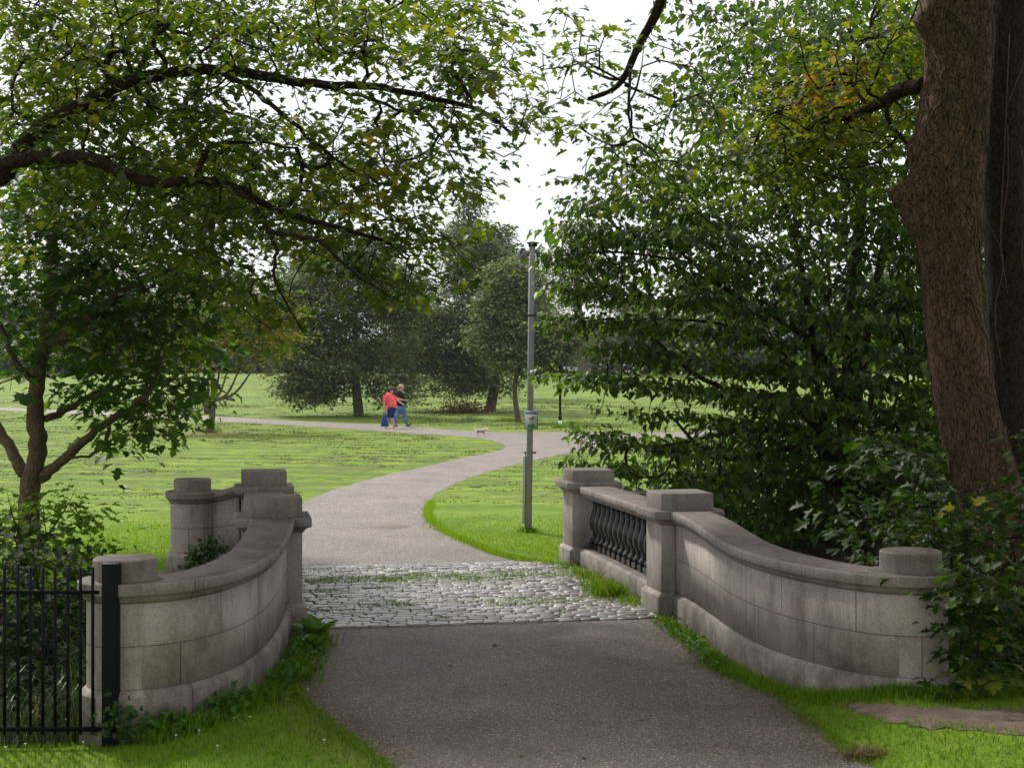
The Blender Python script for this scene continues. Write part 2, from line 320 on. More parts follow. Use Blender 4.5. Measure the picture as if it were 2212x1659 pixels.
# ------------------------------------------------------------------ terrain, paths
def axis(segs):
    out = []
    for a, b, st in segs: out += list(np.arange(a, b, st))
    return np.array(out+[segs[-1][1]])
def build_ground():
    xs = axis([(-320, -90, 20), (-90, -24, 3), (-24, -8, 1), (-8, 6, 0.2), (6, 24, 1), (24, 90, 3), (90, 320, 20)])
    ys = axis([(-30, 4, 2), (4, 21, 0.2), (21, 66, 1.5), (66, 160, 2), (160, 420, 20)])
    X, Y = np.meshgrid(xs, ys); Z = g(X, Y)
    # hidden foundations: keep the deck flat
    v = np.stack([X, Y, Z], -1).reshape(-1, 3); nx, ny = len(xs), len(ys)
    i = np.arange((nx-1)*(ny-1)); a = (i//(nx-1))*nx+i % (nx-1)
    loops = np.stack([a, a+1, a+nx+1, a+nx], -1)
    o = mesh('field', v, loops, np.full(len(i), 4), M['field'], smooth=True)
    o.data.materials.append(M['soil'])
    cx = v[loops].mean(1); mi = ((g(cx[:, 0], cx[:, 1]) < -0.16) | ((cx[:, 0] > 2.3) & (cx[:, 1] > 11.4) & (cx[:, 1] < 21.5) & (cx[:, 0] > 2.3-(cx[:, 1]-12)*.03) & (cx[:, 0] < 12))).astype(np.int32)  # grass behind the right wall turned to dark earth, standing in for shade
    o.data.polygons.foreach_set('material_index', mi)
    tag(o, 'bright green mown grass field with darker clippings', 'field', kind='structure')
    for x0, x1, ya, yb in ((-9, -3.4, 12.3, 15.2), (3.3, 9, 14.2, 17.0)):
        b = MB(); b.add([(x0, ya, -1.15), (x1, ya, -1.15), (x1, yb, -1.15), (x0, yb, -1.15)], [(0, 1, 2, 3)])
        o = b.build('stream', M['water']); tag(o, 'dark narrow stream below the bridge', 'water', kind='structure')
def poly_sheet(name, pts, lift, mat, label, sub=5, jit=0.03, me_=0.9):
    """flat-lying polygon, densified edge with small wobble, draped on the ground"""
    pts = smooth_poly(pts+[pts[0]], sub)[:-1]
    rng = np.random.default_rng(len(name))
    w = rng.normal(0, jit, (len(pts), 2)); pts = pts.copy(); pts[:, :2] += w
    bm = bmesh.new(); vs = [bm.verts.new((p[0], p[1], 0)) for p in pts]; bm.faces.new(vs)
    bmesh.ops.triangulate(bm, faces=bm.faces[:])
    for _ in range(9):
        e = [e for e in bm.edges if e.calc_length() > me_]
        if not e: break
        bmesh.ops.subdivide_edges(bm, edges=e, cuts=1); bmesh.ops.triangulate(bm, faces=bm.faces[:])
    for v in bm.verts: v.co.z = float(g(v.co.x, v.co.y))+lift
    bm.normal_update()
    for f in bm.faces:
        if f.normal.z < 0: f.normal_flip()
    me = bpy.data.meshes.new(name); bm.to_mesh(me); bm.free(); me.materials.append(mat)
    for p_ in me.polygons: p_.use_smooth = True
    o = link(bpy.data.objects.new(name, me)); tag(o, label, 'path', kind='structure'); return o
def wpts(px): return [G(a, b) for a, b in px]
VD = np.array([-0.187, 0.982]); UD = np.array([0.982, 0.187]); TH = math.atan2(0.187, 0.982)
ORG = np.array([1.65, 14.6])
def loc(u, v): return ORG+u*UD+v*VD
NEAR_L = [(640, 1352), (628, 1400), (622, 1440), (640, 1500), (700, 1555), (765, 1605), (835, 1659)]
NEAR_R = [(1870, 1655), (1790, 1592), (1700, 1522), (1600, 1455), (1550, 1420), (1500, 1384), (1440, 1338)]
def build_paths():
    a = wpts(NEAR_L)+[np.array(q) for q in ((-0.45, 7.2, 0), (-0.3, 5, 0), (-0.2, 2, 0), (-0.4, -6, 0), (3.6, -6, 0), (3.1, 2, 0), (2.6, 5, 0), (2.3, 7.2, 0))]+wpts(NEAR_R)
    poly_sheet('path', a, 0.005, M['asphalt_near'], 'dark tarmac path leading onto the bridge', me_=0.4)
    q0 = loc(-3.8, 3.85); q1 = loc(-0.1, 3.85)
    b = [np.array([*q0, 0]), G(600, 1180), G(612, 1120), G(650, 1088), G(720, 1059), G(800, 1035), G(900, 1012), G(1000, 990), G(1060, 978), G(1090, 968), G(1088, 960), G(1050, 948),
         G(1000, 940), G(1150, 934), G(1300, 935), G(1420, 937), G(1420, 948), G(1300, 965), G(1200, 985), G(1130, 1000), G(1060, 1018), G(1000, 1038), G(952, 1060), G(926, 1085), G(918, 1110), G(930, 1132), G(962, 1154), G(1010, 1176), G(1060, 1196), G(1120, 1212), np.array([*q1, 0])]
    poly_sheet('path', b, 0.005, M['asphalt_far'], 'pale tarmac path curving across the field beyond the bridge', 4, 0.02)
    dp = G(845, 1138); b = MB(); b.lathe([(.001, 0), (.3, 0), (.31, -.004)], (dp[0], dp[1], .0075), 24); o = b.build('drain_cover', plain('worn_cover', (.14, .105, .085), .8, var=.4, scale=40)); tag(o, 'dark round drain cover set in the far path', 'drain cover')
    up = [(-420, 869), (-200, 876), (0, 880), (200, 889), (385, 897), (600, 907), (800, 917), (900, 922), (960, 928), (1040, 932), (1100, 934), (1200, 935), (1300, 936), (1450, 934), (1650, 925), (1900, 915), (2300, 905)]
    lo = [(-420, 873), (-200, 881), (0, 886), (200, 896), (385, 905), (600, 917), (800, 930), (900, 937), (960, 941), (1040, 948), (1100, 960), (1200, 956), (1300, 954), (1450, 948), (1650, 937), (1900, 925), (2300, 914)]
    up = smooth_poly(wpts(up), 10); lo = smooth_poly(wpts(lo), 10); v = []
    for p, q in zip(up, lo):
        for k in (0, 0.5, 1): r = p*(1-k)+q*k; v.append((r[0], r[1], float(g(r[0], r[1]))+0.007))
    n = len(up); f = []
    for i in range(n-1):
        for k in (0, 1): a_ = i*3+k; f.append((a_, a_+1, a_+4, a_+3))
    b = MB(); b.add(v, f); o = b.build('footpath', M['asphalt_far'], smooth=True); tag(o, 'pale tarmac footpath crossing the field from side to side', 'path', kind='structure')
    d = wpts([(1778, 1506), (1830, 1512), (1900, 1519), (2000, 1526), (2120, 1533), (2300, 1540), (2300, 1588), (2140, 1580), (2020, 1571), (1930, 1563), (1870, 1550), (1810, 1526)])
    poly_sheet('dirt_track', d, 0.004, M['dirt'], 'bare earth track trodden through the verge', 4, 0.03, 0.25)
def build_setts():
    rng = np.random.default_rng(3)
    # bedding
    c = [loc(-3.9, -0.38), loc(0.1, -0.38), loc(0.1, 3.97), loc(-3.9, 3.97)]
    b = MB(); b.add([(*q, 0.003) for q in c], [(0, 1, 2, 3)])
    V = []; L = []; T = []; A = []; n = 0
    v = -0.36
    while v < 3.93:
        w = rng.uniform(0.092, 0.112); u = -3.9+rng.uniform(-0.12, 0)
        while u < -0.02:
            l = rng.uniform(0.13, 0.21)
            cu, cv = u+l/2, v+w/2+rng.normal(0, 0.005)
            hl, hw = l/2-rng.uniform(0.003, 0.007), w/2-rng.uniform(0.004, 0.009)
            top = 0.022+rng.normal(0, 0.0025); tx, ty = rng.normal(0, 0.02, 2); sk = rng.normal(0, 0.05)
            ring = []
            for k, (fx, fy) in enumerate([(-1, -.75), (-.88, -1), (.88, -1), (1, -.75), (1, .75), (.88, 1), (-.88, 1), (-1, .75)]):
                ring.append((fx*hl*(1+rng.normal(0, .04)), fy*hw*(1+rng.normal(0, .07))))
            ring = np.array(ring); lv = []
            for sc_, z in ((1.0, -0.01), (0.99, top*0.8), (0.72, top), ):
                q = ring*sc_ if sc_ > .9 else ring*np.array([0.93, 0.84]); 
                for x, y in q: lv.append((x+y*sk, y, z+(x*tx+y*ty)))
            lv.append((0, 0, top+0.002)); lv = np.array(lv)
            w2 = np.array([loc(cu+x, cv+y) for x, y, _ in lv]); V.append(np.column_stack([w2, lv[:, 2]]))
            for r in range(2):
                for k in range(8): L += [n+r*8+k, n+r*8+(k+1) % 8, n+r*8+8+(k+1) % 8, n+r*8+8+k]; T.append(4)
            for k in range(8): L += [n+16+k, n+16+(k+1) % 8, n+24]; T.append(3)
            A += [rng.uniform()]*25; n += 25; u += l
        v += w
    o = mesh('cobbled_paving', np.concatenate(V), L, T, M['sett'], var=A, smooth=True)
    tag(o, 'rows of pale worn stone setts paving the bridge deck', 'paving', kind='structure')
    o2 = b.build('bridge_deck', M['soil']); tag(o2, 'earth joints between the bridge setts', 'bridge deck', kind='structure')
# ------------------------------------------------------------------ stonework
def sweep(name, cl, prof, mat, parent, zoff=None, uv0=0.24, smooth=False):
    """cl Nx2 centre line; prof list of (offset, z) closed loop; uv = (arc length, z)"""
    cl = np.asarray(cl, float); t = np.gradient(cl, axis=0); t /= np.linalg.norm(t, axis=1)[:, None]
    nrm = np.stack([t[:, 1], -t[:, 0]], -1); s = np.concatenate([[0], np.cumsum(np.linalg.norm(np.diff(cl, axis=0), axis=1))])
    rings = []; uv = []
    for i in range(len(cl)):
        zo = 0 if zoff is None else zoff(s[i]/s[-1])
        rings.append(np.array([(*(cl[i]+nrm[i]*o), z+(zo if z > 0.5 else 0)) for o, z in prof]))
        uv += [(s[i]+7.8, z-uv0+2.9) for o, z in prof]
    b = MB(); b.rings(rings, uv=uv); return b.build(name, mat, parent, uv=True)
BODY = [(-.125, .2), (.125, .2), (.125, .85), (-.125, .85)]
PLIN = [(-.165, -.6), (.165, -.6), (.165, .205), (.128, .24), (-.128, .24), (-.165, .205)]
def coping(h=0.19, z0=0.82, z1=0.952):
    k = z1-z0; pr = [(h-.062, z0), (h-.04, z0+.012), (h-.034, z0+.03), (h-.016, z0+.05), (h-.004, z0+.056), (h, z0+.062), (h, z1-.008), (h-.008, z1)]
    return pr+[(-a, z) for a, z in pr[::-1]]
def wing(cl, pc, label):
    e = empty('wing_wall', (*cl[0], 0)); cl = smooth_poly(cl, 8)
    zo = lambda t: 0.075*(1-sm(t/0.55))
    sweep('wall_body', cl, BODY, M['granite'], e, zo); sweep('plinth', cl, PLIN, M['granite_coping'], e); sweep('coping', cl, coping(), M['granite_coping'], e, zo)
    pe = empty('end_pier', (0, 0, 0)); pe.parent = e; pe.location = loc_in(e, [(*pc, 0)])[0]
    # sub-parts are built round the pier's own origin
    for nm, pr, m in (('plinth', [(.305, -.6), (.305, .2), (.262, .24), (.2, .241)], 'granite_plain'), ('shaft', [(.256, .2), (.256, .83)], 'granite'),
                      ('coping', [(.2, .815), (.258, .82), (.275, .832), (.282, .85), (.30, .87), (.316, .879), (.318, .885), (.318, .948), (.31, .956), (.1, .9561)], 'granite_cap'),
                      ('cap', [(.216, .94), (.216, 1.09), (.208, 1.10), (.1, 1.1005)], 'granite_cap')):
        b = MB(); b.lathe(pr, (0, 0, 0), 48, uvr=.256); o = b.build(nm, M[m], pe, world=False, smooth=True, uv=True); o.data.set_sharp_from_angle(angle=R(28))
    tag(e, label, 'wall', 'curved stone wing walls of the bridge'); return e
def pillar(c, label, dz=0.0):
    e = empty('stone_pillar', (c[0], c[1], 0), TH)
    for nm, pr, m in (('plinth', [(.305, -.6), (.305, .2), (.267, .238)], 'granite_plain'), ('shaft', [(.262, .2), (.262, .91)], 'granite_plain'),
                      ('cornice', [(.262, .885), (.278, .895), (.283, .912), (.31, .935), (.34, .945), (.345, .95), (.345, 1.022), (.337, 1.03)], 'granite_cap'),
                      ('cap', [(.262, 1.0), (.262, 1.185+dz), (.256, 1.192+dz)], 'granite_cap')):
        b = MB(); b.square(pr); b.build(nm, M[m], e, world=False, bevel=0.003)
    return tag(e, label, 'pillar', 'square stone pillars of the bridge')
def balustrade(u, label, mir=1):
    a, b_ = loc(u, 0.262), loc(u, 3.78-0.262); e = empty('balustrade', (*a, 0), TH)
    cl = np.array([a*(1-k)+b_*k for k in np.linspace(0, 1, 12)])
    cp = [(o, z+0.028) for o, z in coping(0.2, 0.82, 0.955)]
    sweep('coping', cl, cp, M['granite_coping'], e)
    sweep('base_wall', cl, [(-.2, -.6), (.2, -.6), (.2, .2), (.165, .238), (-.165, .238), (-.2, .2)], M['granite_coping'], e)
    prof = [(.058, .07), (.062, .085), (.07, .095), (.07, .108), (.06, .12), (.05, .135), (.034, .155), (.03, .17), (.037, .178), (.037, .186), (.032, .192),
            (.05, .215), (.068, .25), (.075, .29), (.073, .33), (.062, .38), (.047, .43), (.036, .475), (.031, .51), (.030, .53), (.041, .536), (.041, .548), (.032, .552), (.034, .575), (.048, .595), (.056, .6)]
    m = None
    for i in range(15):
        v = 0.262+0.11+i*(3.78-0.524-0.22)/14; p = loc(u, v)
        if m is None:
            bb = MB(); bb.lathe(prof, (0, 0, 0), 20, cap=True); bb.box((0, 0, .035), (.068, .068, .035)); bb.box((0, 0, .61), (.06, .06, .02))
            o = bb.build('baluster', M['iron'], e, world=False); m = o.data
            for f in m.polygons: f.use_smooth = f.area < 0.004
        else:
            o = link(bpy.data.objects.new('baluster', m), e)
        o.location = Vector(loc_in(e, [(p[0], p[1], 0.238)])[0])
    return tag(e, label, 'balustrade', 'bridge balustrades of black iron balusters')
def build_stone():
    pillar(loc(0, 0), 'square granite pillar at the near end of the right-hand iron balustrade')
    pillar(loc(0, 3.78), 'square granite pillar at the far end of the right-hand iron balustrade', -0.02)
    pillar(loc(-3.96, 0), 'square granite pillar where the near curved wall meets the left side of the setts', 0.015)
    pillar(loc(-3.96, 3.78), 'far square granite pillar on the left, its cap seen just above the nearer one', 0.015)
    balustrade(0, 'granite railing with a row of black urn-shaped iron balusters right of the setts')
    balustrade(-3.96, 'granite railing between the two left pillars, hidden end-on behind the nearer one')
    wing([(-2.19, 13.6), (-2.115, 12.9), (-2.06, 12.15), (-2.045, 11.45), (-2.09, 10.85), (-2.2, 10.42), (-2.38, 10.12), (-2.64, 9.99)], (-2.64, 10.12), 'curved pale granite wall behind the black fence post, ending in a round pier')
    wing([(1.70, 14.33), (1.81, 13.65), (1.88, 12.95), (1.94, 12.3), (2.03, 11.72), (2.19, 11.16), (2.42, 10.72), (2.62, 10.48), (2.83, 10.39)], (2.83, 10.52), 'long curved granite wall right of the tarmac path, its round pier half in leaves')
    p = loc(-3.96, 3.78)
    wing([p+VD*0.1-UD*.25, p+VD*0.16-UD*.45, np.array([-3.6, 17.72]), np.array([-3.76, 17.68])], (-3.8, 17.62), 'short granite wall with a round pier standing by the field, beyond the near left wall')
    p = loc(0, 3.78)
    wing([p+VD*.25+UD*.1, p+VD*.5+UD*.25, p+VD*0.7+UD*.55, p+VD*0.75+UD*.9], tuple(p+VD*0.75+UD*.93), 'low granite wing wall hidden in foliage beyond the iron balustrade').location.z = -0.28
# ------------------------------------------------------------------ vegetation
LEAF = {}
def tmpl(pts, cen=(0, .38), fold=0.25, droop=0.25):
    """half outline (x>=0) from base to tip -> folded two-sided fan"""
    r = list(pts); l = [(-x, y) for x, y in pts[1:-1]][::-1]
    out = r+l; v = [(cen[0], cen[1])]+out
    v = np.array(v); z = fold*np.abs(v[:, 0])-droop*(v[:, 1]-0.2)**2
    n = len(out); f = [(0, 1+i, 1+(i+1) % n) for i in range(n)]
    return np.column_stack([v, z]), np.array(f)
LEAF['maple'] = tmpl([(0, 0), (.24, .1), (.17, .24), (.55, .45), (.2, .52), (.26, .74), (0, 1.0)], fold=0.3)
LEAF['heart'] = tmpl([(0, 0.03), (.2, 0), (.38, .2), (.3, .58), (0, 1.0)], (0, .4), 0.55, 0.5)
LEAF['rhomb'] = (np.array([(0, 0, 0), (.33, .5, .1), (0, 1, -.1), (-.33, .5, .1)]), np.array([(0, 1, 3), (1, 2, 3)]))
LEAF['oval'] = tmpl([(0, 0), (.28, .35), (.22, .7), (0, 1)], (0, .5), 0.3, 0.3)
def leaves(name, kind, pos, d, n, size, var, mat, parent):
    T, Fc = LEAF[kind]; N = len(pos)
    d = d/(np.linalg.norm(d, axis=1)[:, None]+1e-9); x = np.cross(d, n); x /= np.linalg.norm(x, axis=1)[:, None]+1e-9; z = np.cross(x, d)
    asp = RNG.uniform(0.85, 1.15, N)
    v = pos[:, None]+size[:, None, None]*(T[None, :, 0, None]*x[:, None]*asp[:, None, None]+T[None, :, 1, None]*d[:, None]+T[None, :, 2, None]*z[:, None])
    k = len(T); f = Fc[None]+(np.arange(N)*k)[:, None, None]
    return mesh(name, v.reshape(-1, 3), f.reshape(-1), np.full(N*len(Fc), 3), mat, parent, var=np.repeat(var, k))
def grow(seeds, attr, rng, step=0.25, r0=0.0035, p=0.42, wig=0.12):
    pos = []; par = []; fix = []
    for pts, ra, rb in seeds:
        s0 = len(pos)
        for i, q in enumerate(pts):
            pos.append(q); par.append(-1 if i == 0 else s0+i-1); fix.append(ra+(rb-ra)*i/(len(pts)-1))
    ns = len(pos); cap = ns+len(attr)*14
    PP = np.zeros((cap, 3)); PP[:ns] = pos; par = np.array(par+[-1]*(cap-ns)); n = ns
    D = np.min(np.linalg.norm(attr[:, None, :]-PP[None, :ns:2], axis=2), axis=1)
    term = []
    for ai in np.argsort(D):
        a = attr[ai]; dd = np.linalg.norm(PP[:n]-a, axis=1); i = int(np.argmin(dd)); L = dd[i]
        k = min(12, max(1, int(math.ceil(L/step)))); b = PP[i].copy()
        pv = (b-PP[par[i]]) if par[i] >= 0 else (a-b); pv = pv/(np.linalg.norm(pv)+1e-9)*L
        c = b+(0.25*pv+0.3*(a-b))+rng.normal(0, wig, 3)*L*0.5; last = i
        for j in range(1, k+1):
            t = j/k; q = (1-t)**2*b+2*t*(1-t)*c+t*t*a
            if j < k: q = q+rng.normal(0, 0.02, 3)*min(1, L)
            PP[n] = q; par[n] = last; last = n; n += 1
        term.append(last)
    cnt = np.zeros(n); cnt[term] = 1
    for i in range(n-1, ns-1, -1): cnt[par[i]] += cnt[i]
    rad = r0*np.maximum(cnt, 1)**p
    return PP[:n], par[:n], rad, ns, np.array(term), D
def twigs(name, PP, par, rad, ns, mat, parent, sides=4, rmin=0.0):
    i = np.arange(ns, len(PP)); i = i[rad[i] > rmin]
    a = PP[par[i]]; b = PP[i]; ra = np.minimum(rad[par[i]], rad[i]*1.5); rb = rad[i]
    t = b-a; t /= np.linalg.norm(t, axis=1)[:, None]+1e-9
    u = np.cross(t, np.array([0.31, 0.17, 0.93])); u /= np.linalg.norm(u, axis=1)[:, None]+1e-9; w = np.cross(t, u)
    an = np.arange(sides)/sides*2*math.pi; cs, sn = np.cos(an), np.sin(an)
    off = cs[None, :, None]*u[:, None]+sn[None, :, None]*w[:, None]
    v = np.concatenate([a[:, None]+off*ra[:, None, None], b[:, None]+off*rb[:, None, None]], 1).reshape(-1, 3)
    k = np.arange(sides); f = np.stack([k, (k+1) % sides, (k+1) % sides+sides, k+sides], -1)
    fl = f[None]+(np.arange(len(i))*2*sides)[:, None, None]
    return mesh(name, v, fl.reshape(-1), np.full(len(i)*sides, 4), mat, parent, smooth=True)
def spray(term_pos, dirs, per, sxy, sz, rng, droop, size, svar=0.33):
    n = len(term_pos)*per; c = np.repeat(term_pos, per, 0)
    off = rng.normal(0, 1, (n, 3))*np.array([sxy, sxy, sz]); pos = c+off
    d = off/np.array([1, 1, 2])+np.repeat(dirs, per, 0)*sxy*0.5; d /= np.linalg.norm(d, axis=1)[:, None]+1e-9
    d[:, 2] = d[:, 2]*0.4-droop*rng.uniform(0.5, 1.3, n); d += rng.normal(0, 0.25, (n, 3))
    nn = rng.normal(0, 0.33, (n, 3))+np.array([0, 0, 1.0])+d*[1, 1, 0]*0.5
    return pos, d, nn, size*np.clip(rng.normal(1, svar, n), 0.4, 1.9)
def cells(rows, col0, row0, K, Yr, rng, pw=1.5):
    """rows: strings of digits, one per 50 px cell; gives points through a depth range"""
    out = []
    for r, s in enumerate(rows):
        for c, ch in enumerate(s):
            if ch in ' 0': continue
            n = rng.poisson((int(ch)/9)**pw*K)
            for _ in range(n):
                px = (col0+c+rng.uniform())*50; py = (row0+r+rng.uniform())*50
                ya, yb = Yr(px, py) if callable(Yr) else Yr
                Y = rng.uniform(ya, yb); q = P(px, py, Y)
                out.append(q)
    return np.array(out)
def pxline(pts, n=6):
    """(px,py,Y) points -> world polyline with small kinks"""
    q = smooth_poly([P(*p) for p in pts], n); w = RNG.normal(0, .010, q.shape); w[0] = 0; w[-1] = 0
    return q+w
def limb(name, pts, ra, rb, mat, parent, sides=12, jit=0.05):
    b = MB(); b.tube(pts, np.linspace(ra, rb, len(pts)), sides, jit); return b.build(name, mat, parent, smooth=True)
def tree(name, label, cat, base, limbs, attr, mat, bark, seed, per=12, sxy=.16, sz=.05, size=.085, droop=.25, kind='maple', varf=None, step=.25, group=None, r0=.0035, p=.42, boughname='bough', extra=None, tsides=4, rmin=0.0):
    rng = np.random.default_rng(seed); e = empty(name, tuple(base))
    seeds = []
    for i, (pts, ra, rb) in enumerate(limbs):
        seeds.append((pts, ra, rb)); limb('trunk' if i == 0 else boughname, pts, ra, rb, bark, e, 16 if i == 0 else 10)
    PP, par, rad, ns, term, D = grow(seeds, attr, rng, step, r0, p)
    twigs('twig_sprays', PP, par, rad, ns, bark, e, tsides, rmin)
    tp = PP[term]; dr = tp-PP[par[term]]; dr /= np.linalg.norm(dr, axis=1)[:, None]+1e-9
    pos, d, nn, sz_ = spray(tp, dr, per, sxy, sz, rng, droop, size)
    cl = np.repeat(rng.uniform(0, 1, len(tp)), per)
    var = np.clip(0.55*cl+0.45*rng.uniform(0, 1, len(cl)), 0, 1)
    if varf is not None: var = np.clip(varf(pos, var, rng), 0, 1)
    if extra is not None: pos, d, nn, sz_, var = extra(pos, d, nn, sz_, var)
    leaves('crown', kind, pos, d, nn, sz_, var, mat, e)
    tag(e, label, cat, group); return e
def canopy(x0, x1, y0, y1, z0, z1, n, rng):
    return np.column_stack([rng.uniform(x0, x1, n), rng.uniform(y0, y1, n), rng.uniform(z0, z1, n)])

def build_left_trees():
    rng = np.random.default_rng(11)
    # ---- L: big maple standing out of frame on the left, boughs reaching over the path
    rows = ['9999999899887878778784000', '9999899899877777888775310', '9998999998766766788875310', '9999988986543344467876421', '9899898866322112356765321',
            '8789899887756467632354431', '7546788888765787875441021', '4477778777887888876541000', '4555555788789887765421000', '3333345677777777766310000', '2222344555656665554300000',
            '1111233445432356532340000', '0000112333552111672000000', '0000000112565200120000000', '0000000001232000000000000']
    top = ['999999999998877665310', '999999999999988776420', '999999999999999887531']
    Yr = lambda px, py: (13.3, 18.0) if px < 700 else (13.4, 17.2)
    at = cells(rows, 0, 0, 8.2, Yr, rng, 1.5)
    at2 = cells(top, -2, -3, 3.0, (12, 18), rng)
    shade_at = np.vstack([canopy(-8, -0.3, 1.5, 14, 6.6, 10.5, 900, rng), canopy(-10, -0.5, -8, 2, 3.8, 10, 700, rng)])  # unseen leaves overhead and behind the camera, added to shade the foreground
    tk = smooth_poly([(-7.6, 13.6, -0.3), (-7.4, 13.7, 2), (-7.2, 13.8, 3.6), (-7.3, 13.9, 5.5), (-7.0, 13.6, 8.5), (-6.8, 13.2, 11)], 5)
    A = pxline([(-560, 640, 13.8), (-300, 560, 13.9), (-120, 470, 13.9), (0, 385, 14), (60, 305, 14.1), (200, 213, 14.2), (300, 170, 14.3), (440, 150, 14.4), (580, 165, 14.5), (700, 182, 14.6), (830, 190, 14.7), (930, 215, 14.8), (1040, 240, 15), (1110, 290, 15)], 5)
    A2 = pxline([(655, 178, 14.55), (740, 195, 14.5), (800, 215, 14.4), (872, 238, 14.4), (930, 232, 14.4), (1000, 235, 14.3)], 4)
    A3 = pxline([(470, 155, 14.4), (540, 190, 14.2), (600, 240, 14), (660, 290, 13.9), (720, 340, 13.9), (780, 380, 13.8), (850, 400, 13.8)], 4)
    B = pxline([(-560, 640, 13.8), (-250, 480, 13.6), (0, 358, 13.4), (100, 338, 13.4), (190, 342, 13.4), (260, 372, 13.4), (340, 395, 13.5), (430, 392, 13.6), (510, 405, 13.7), (590, 450, 13.8), (680, 478, 13.9), (760, 500, 14), (830, 522, 14.1), (880, 560, 14.2)], 5)
    B2 = pxline([(505, 403, 13.7), (545, 440, 13.5), (580, 505, 13.4), (600, 545, 13.4), (590, 600, 13.4), (620, 660, 13.4), (650, 710, 13.4)], 4)
    B3 = pxline([(575, 500, 13.4), (640, 510, 13.3), (700, 530, 13.2), (760, 585, 13.2), (840, 640, 13.2)], 4)
    B4 = pxline([(420, 392, 13.6), (440, 340, 13.8), (460, 315, 14), (540, 305, 14.2), (640, 320, 14.4)], 4)
    C = smooth_poly([(-7.3, 13.9, 5.5), (-5.5, 12, 7.2), (-3.2, 9.5, 8.2), (-1, 7, 8.8), (0.3, 5, 9)], 5)
    limbs = [(tk, .34, .14), (A, .105, .014), (A2, .024, .008), (A3, .03, .008), (B, .078, .012), (B2, .028, .007), (B3, .025, .009), (B4, .035, .01), (C, .15, .04)]
    def vf(pos, var, r):
        # autumn tint on the outer sprays
        px = CX+F*pos[:, 0]/pos[:, 1]; py = HY-F*(pos[:, 2]-H)/pos[:, 1]
        w = np.exp(-((px-830)/180)**2-((py-370)/120)**2)+0.6*np.exp(-((px-120)/160)**2-((py-180)/90)**2)+0.7*np.exp(-((px-600)/120)**2-((py-690)/80)**2)
        return var*0.88+0.33*w*r.uniform(0.2, 1, len(var))
    def ex(pos, d, nn, sz_, var):
        sz_ = sz_*np.where((pos[:, 1] < 9) | (pos[:, 2] > 9), 1.9, 1.0); return pos, d, nn, sz_, var
    tree('maple_tree', 'big maple whose dark boughs and yellowing leaves hang across the top left', 'tree', (-7.6, 13.6, 0), limbs, np.vstack([at, at2, shade_at]), M['maple'], M['bark_dark'], 21,
         per=13, sxy=.15, sz=.05, size=.092, droop=.3, varf=vf, r0=.0032, extra=ex)
    # ---- M: smaller maple with forked trunk in front of the field
    rows = ['455555554300', '566777776540', '688777777641', '688877777652', '778888877652', '688888888653', '688989888643', '888898887642', '978998887532', '865898876310', '252588875100', '001146776100', '001045650000', '000003320000']
    at = cells(rows, 0, 6, 6.4, lambda px, py: (17.6, 20.8), rng, 1.3)
    lf = cells(['7777', '8888', '8888', '8886', '7777', '5555'], -4, 9, 3, (18, 21), rng)
    tk = pxline([(60, 1290, 19), (62, 1200, 19), (62, 1110, 19), (70, 1030, 19), (80, 960, 19), (75, 890, 19), (80, 815, 19), (105, 700, 19), (112, 600, 19), (118, 480, 19), (122, 350, 19), (125, 200, 19)], 4)
    tk[:, 2][0] = -1.4
    l1 = pxline([(85, 1035, 19), (130, 1000, 18.9), (180, 955, 18.7), (240, 905, 18.5), (290, 880, 18.3), (330, 830, 18.2), (350, 770, 18.2)], 4)
    l2 = pxline([(55, 1025, 19), (30, 985, 19.1), (0, 930, 19.3), (-40, 860, 19.5), (-90, 780, 19.7)], 4)
    l3 = pxline([(98, 905, 19), (150, 880, 19.3), (200, 852, 19.6), (260, 835, 20), (330, 820, 20.3)], 4)
    l4 = pxline([(108, 740, 19), (150, 725, 18.8), (190, 690, 18.5), (230, 655, 18.3), (300, 610, 18.2), (420, 560, 18)], 4)
    l5 = pxline([(112, 640, 19), (160, 590, 19.4), (200, 540, 19.7), (240, 460, 20), (270, 380, 20)], 4)
    l6 = pxline([(80, 830, 19), (40, 790, 18.7), (0, 700, 18.5), (-60, 560, 18.2)], 4)
    l7 = pxline([(235, 910, 18.5), (225, 960, 18.2), (190, 985, 18.1), (150, 990, 18.0)], 3)
    tree('maple_tree', 'young maple with a forked grey trunk rising behind the iron fence', 'tree', (-6.2, 19, -1), [(tk, .155, .05), (l1, .075, .02), (l2, .085, .05), (l3, .05, .015), (l4, .085, .02), (l5, .07, .015), (l6, .05, .02), (l7, .03, .015)],
         np.vstack([at, lf]), M['mapledark'], M['bark_maple'], 22, per=13, sxy=.18, sz=.06, size=.125, droop=.35)
